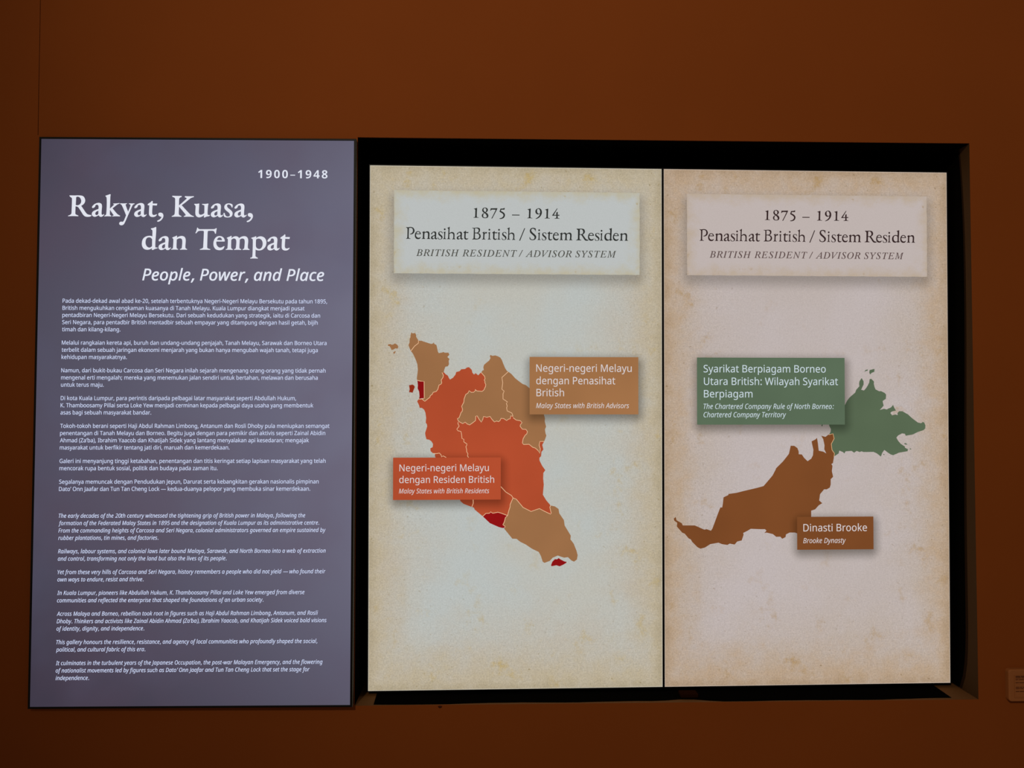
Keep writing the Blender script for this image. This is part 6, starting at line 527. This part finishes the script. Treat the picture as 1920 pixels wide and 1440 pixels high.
# backlight falloff painted into the glow colour: darker plum at the left, bluer grey towards the right, deeper at head and foot
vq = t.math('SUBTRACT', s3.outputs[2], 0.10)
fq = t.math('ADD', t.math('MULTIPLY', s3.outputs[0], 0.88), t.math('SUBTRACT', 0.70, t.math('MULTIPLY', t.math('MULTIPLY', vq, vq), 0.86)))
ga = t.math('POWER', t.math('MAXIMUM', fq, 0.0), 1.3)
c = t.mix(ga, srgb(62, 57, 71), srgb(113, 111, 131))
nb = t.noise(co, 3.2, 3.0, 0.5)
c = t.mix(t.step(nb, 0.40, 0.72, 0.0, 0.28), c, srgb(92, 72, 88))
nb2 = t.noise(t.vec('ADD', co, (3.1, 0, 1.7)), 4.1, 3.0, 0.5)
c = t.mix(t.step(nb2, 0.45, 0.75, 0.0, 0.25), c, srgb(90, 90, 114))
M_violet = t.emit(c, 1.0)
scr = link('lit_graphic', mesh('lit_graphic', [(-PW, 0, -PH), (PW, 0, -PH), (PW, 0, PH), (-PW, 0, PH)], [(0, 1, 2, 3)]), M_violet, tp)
tr = box('edge_trim', PW + 0.0045, PW + 0.0054, -0.0012, 0.006, -PH - 0.004, PH + 0.0042, M_metal, tp)
tag(tr, 'thin bare metal strip along the right edge')
T = Text(); T.line('B', DATA['year'][1], DATA['year'][2], DATA['year'][3], DATA['year'][4], 18.4, (-6, -6), 714, track=True)
T.build('year_text', M_sub, tp, -0.6)
T = Text()
for ln in DATA['title']: T.serif(ln, 46.0, lambda ch: (2, 2))
T.build('title_text', M_white, tp, -0.6)
T = Text(); d = DATA['sub']; T.line('I', d[1], d[2], d[3], d[4], d[5], (13, 10)); T.build('subtitle_text', M_sub, tp, -0.6)
XS = []
for p in DATA['para']:
    T = Text()
    for face, s, x0, x1, z in p: XS.append(T.line(face, s, x0, x1, z, 8.9, (9, 6)))
    T.build('paragraph', M_body, tp, -0.6)
print('squeeze', [round(v, 3) for v in XS])

# ---------------------------------------------------------------- the two displays inside the niche
def display(c, label, palette, key, shadows, cardbox):
    o, ex, ey, ez = panel('display_screen', c, (0.99993, 0.0122, 0.0), (0.00016, -0.0128, 0.99992))
    tag(o, label, 'display screen')
    hx, hz = 0.3402, 0.6048
    ring('bezel', hx, hz, 0.0023, -0.0015, 0.006, M_bezel, o, bev=0.0005)
    box('housing', -hx - 0.0022, hx + 0.0022, 0.0062, 0.034, -hz - 0.0022, hz + 0.0022, M_house, o, 0.0015)
    pm = paper('aged_paper_' + key, *palette, [(cardbox, *CARD)], shadows)
    link('lit_screen', mesh('lit_screen', [(-hx, 0, -hz), (hx, 0, -hz), (hx, 0, hz), (-hx, 0, hz)], [(0, 1, 2, 3)]), pm, o)
    return o

palM = (srgb(187, 186, 177), srgb(184, 189, 186), srgb(186, 177, 162), srgb(185, 171, 143), srgb(182, 156, 88), srgb(208, 206, 194))
palD = (srgb(187, 175, 170), srgb(190, 179, 177), srgb(184, 169, 156), srgb(182, 156, 128), srgb(166, 132, 78), srgb(208, 196, 186))
dm = display((0.05675, 0.05663, -0.05166), 'lit portrait display showing a peninsula map of brown and orange states', palM, 'cool', shM, BX['card1'])
dd = display((0.74213, 0.065, -0.05166), 'lit portrait display showing a map in green and brown, beside the right niche edge', palD, 'warm', shD, BX['card2'])
for o in (dm, dd): o['group'] = 'displays side by side in the niche'

def heading(o, b, off, mats, cm):
    u0, u1, v0, v1 = [x * 1000 for x in b]
    rnd = random.Random(11)
    pts = []
    def edge(a, c, n, jit):
        for i in range(n):
            f = i / n
            pts.append((a[0] + (c[0] - a[0]) * f + rnd.uniform(-jit, jit), a[1] + (c[1] - a[1]) * f + rnd.uniform(-jit, jit)))
    edge((u0, v0), (u1, v0), 60, 0.35); edge((u1, v0), (u1, v1), 20, 0.5); edge((u1, v1), (u0, v1), 60, 0.35); edge((u0, v1), (u0, v0), 20, 0.35)
    card = flat_shape('heading_card', pts, cm, o, -0.5)
    mv = lambda L: [[a[0], a[1] + off[0], a[2] + off[1]] for a in L]
    thin = lambda ch: (-8, 1) if ch in 'enastmdR' else ((4, 3) if ch in '18759–4' else (1, 3))
    T = Text(); T.serif(mv(DATA['h1']), 23.2, thin); T.build('heading_year', mats[0], card, -0.9)
    T = Text(); T.serif(mv(DATA['h2']), 27.3, thin); T.build('heading_text', mats[0], card, -0.9)
    T = Text()
    for f, s, x0, x1, z in DATA['sys']: T.line(f, s, x0 + off[0] - (2.2 if s == 'RESIDENT' else 0), x1 + off[0], z + off[1], 15.4, (9, 6), 692, track=True)
    T.build('heading_translation', mats[1], card, -0.9)
cM = card_paper('card_paper_cool', srgb(186, 190, 189), srgb(186, 178, 152), srgb(168, 146, 92), BX['card1'])
cD = card_paper('card_paper_warm', srgb(190, 178, 174), srgb(184, 166, 146), srgb(160, 130, 88), BX['card2'])
heading(dm, BX['card1'], (0, 0), (M_head, M_sys), cM)
heading(dd, BX['card2'], (1.2, 1.6), (M_head2, M_sys2), cD)

MC = {'tan': (srgb(156, 110, 72), shM), 'orange': (srgb(176, 76, 46), shM), 'red': (srgb(142, 18, 20), shM), 'rust': (srgb(146, 46, 24), shM),
      'green': (srgb(88, 104, 80), shD), 'brown': (srgb(122, 72, 38), shD)}
MM = {k: shaded_flat('map_' + k, *v) for k, v in MC.items()}
ADJ = {'tan': 'brown map state', 'orange': 'orange-red map state', 'red': 'dark red map state', 'rust': 'dark rust-red island', 'green': 'green map territory', 'brown': 'dark brown map territory'}
for o, key in ((dm, 'M'), (dd, 'D')):
    k = 0
    for nm, colr, pts in DATA['map'][key]:
        r = flat_shape('map_region', pts, MM[colr], o, -0.30 - 0.012 * k); k += 1
        tag(r, ADJ[colr])
    for pts in DATA['line'][key]:
        stroke('border_line', pts, 1.35, M_line if key == 'M' else M_line2, o, -0.56)

CAPS = (('cap1', dm, srgb(160, 112, 72), M_cap, 17.0, 11.6), ('cap2', dm, srgb(176, 76, 46), M_cap, 15.6, 10.9), ('cap3', dd, srgb(90, 108, 86), M_capc, 17.2, 12.0), ('cap4', dd, srgb(122, 72, 38), M_cap, 17.2, 11.8))
for key, o, colr, tm, ch, ci in CAPS:
    b = [v * 1000 for v in BX[key]]
    cmesh = flat_shape('caption_card', [(b[0], b[2]), (b[1], b[2]), (b[1], b[3]), (b[0], b[3])], shaded_flat('caption_' + key, colr, []), o, -0.75)
    T = Text(); U = Text()
    xs = []
    for f, s, x0, x1, z in DATA['ct'][key]:
        if f == 'R': xs.append(T.line(f, s, x0, x1, z, ch, (2, 2)))
        else: xs.append(U.line(f, s, x0, x1, z, ci, (4, 3)))
    print(key, [round(v, 3) for v in xs])
    T.build('caption_text', tm, cmesh, -1.05)
    U.build('caption_translation', tm, cmesh, -1.05)

# ---------------------------------------------------------------- small things
# wall label at the right edge of the frame: bevelled plate, recessed card, printed lines
lp = bpy.data.objects.new('wall_label', None); COL.objects.link(lp); lp.location = (1.228, 0.0, -0.6310)
tag(lp, 'small brown plastic wall label with printed lines, right of the niche', 'wall label')
bm = bmesh.new(); box_bm(bm, -0.067, 0.067, -0.0120, -0.0002, -0.0357, 0.0357)
ed = [e for e in bm.edges if abs(e.verts[0].co.y - e.verts[1].co.y) > 0.004]
bmesh.ops.bevel(bm, geom=ed, offset=0.0065, segments=3, affect='EDGES', profile=0.5)
top = [e for e in bm.edges if e.verts[0].co.y < -0.0115 and e.verts[1].co.y < -0.0115]
bmesh.ops.bevel(bm, geom=top, offset=0.0022, segments=2, affect='EDGES', profile=0.5)
bm_obj('plate', bm, M_label, lp)
bm = bmesh.new()
fr_w = [(-0.0545, -0.0270, 0.0545, 0.0232)]
x0, z0, x1, z1 = fr_w[0]
for (a, b_, c_, d_) in ((x0, z0, x1, z0 + 0.0015), (x0, z1 - 0.0015, x1, z1), (x0, z0 + 0.0015, x0 + 0.0015, z1 - 0.0015), (x1 - 0.0015, z0 + 0.0015, x1, z1 - 0.0015)):
    box_bm(bm, a, c_, -0.0130, -0.0118, b_, d_)
bm_obj('raised_border', bm, M_label, lp)
bm = bmesh.new(); rr = random.Random(5)
for zc, hgt in ((0.0205, 0.0022), (0.0172, 0.0014), (0.0132, 0.0014), (0.0064, 0.0013), (-0.0036, 0.0013), (-0.0068, 0.0013), (-0.0132, 0.0014)):
    x = -0.0515
    end = rr.uniform(0.02, 0.05)
    while x < end:
        ln_ = rr.uniform(0.005, 0.013)
        box_bm(bm, x, min(x + ln_, end + 0.004), -0.01215, -0.0118, zc - hgt / 2, zc + hgt / 2)
        x += ln_ + 0.0012
bm_obj('printed_text', bm, M_ink, lp)

# small brown block lying on the niche sill under the right display
bm = bmesh.new(); box_bm(bm, 0.4275, 0.4680, 0.020, 0.046, NZ0 + 0.0010, NZ0 + 0.0105, 0.0025, 2)
bl = bm_obj('sill_block', bm, M_block)
tag(bl, 'small brown block lying on the dark niche sill below the two displays', 'block')

# dried paint drip hanging from the sill edge under the left display
bm = bmesh.new()
bmesh.ops.create_uvsphere(bm, u_segments=14, v_segments=9, radius=1.0)
for v_ in bm.verts:
    zz = v_.co.z
    v_.co = Vector((v_.co.x * (0.0048 if zz > 0 else 0.0042), v_.co.y * 0.0016, zz * (0.0016 if zz > 0 else 0.0032)))
for f_ in bm.faces: f_.smooth = True
dr = bm_obj('paint_drip', bm, M_ink, None, (-0.1149, -0.0006, -0.6690))
tag(dr, 'tiny dark paint drip on the wall just below the niche sill', 'paint drip')
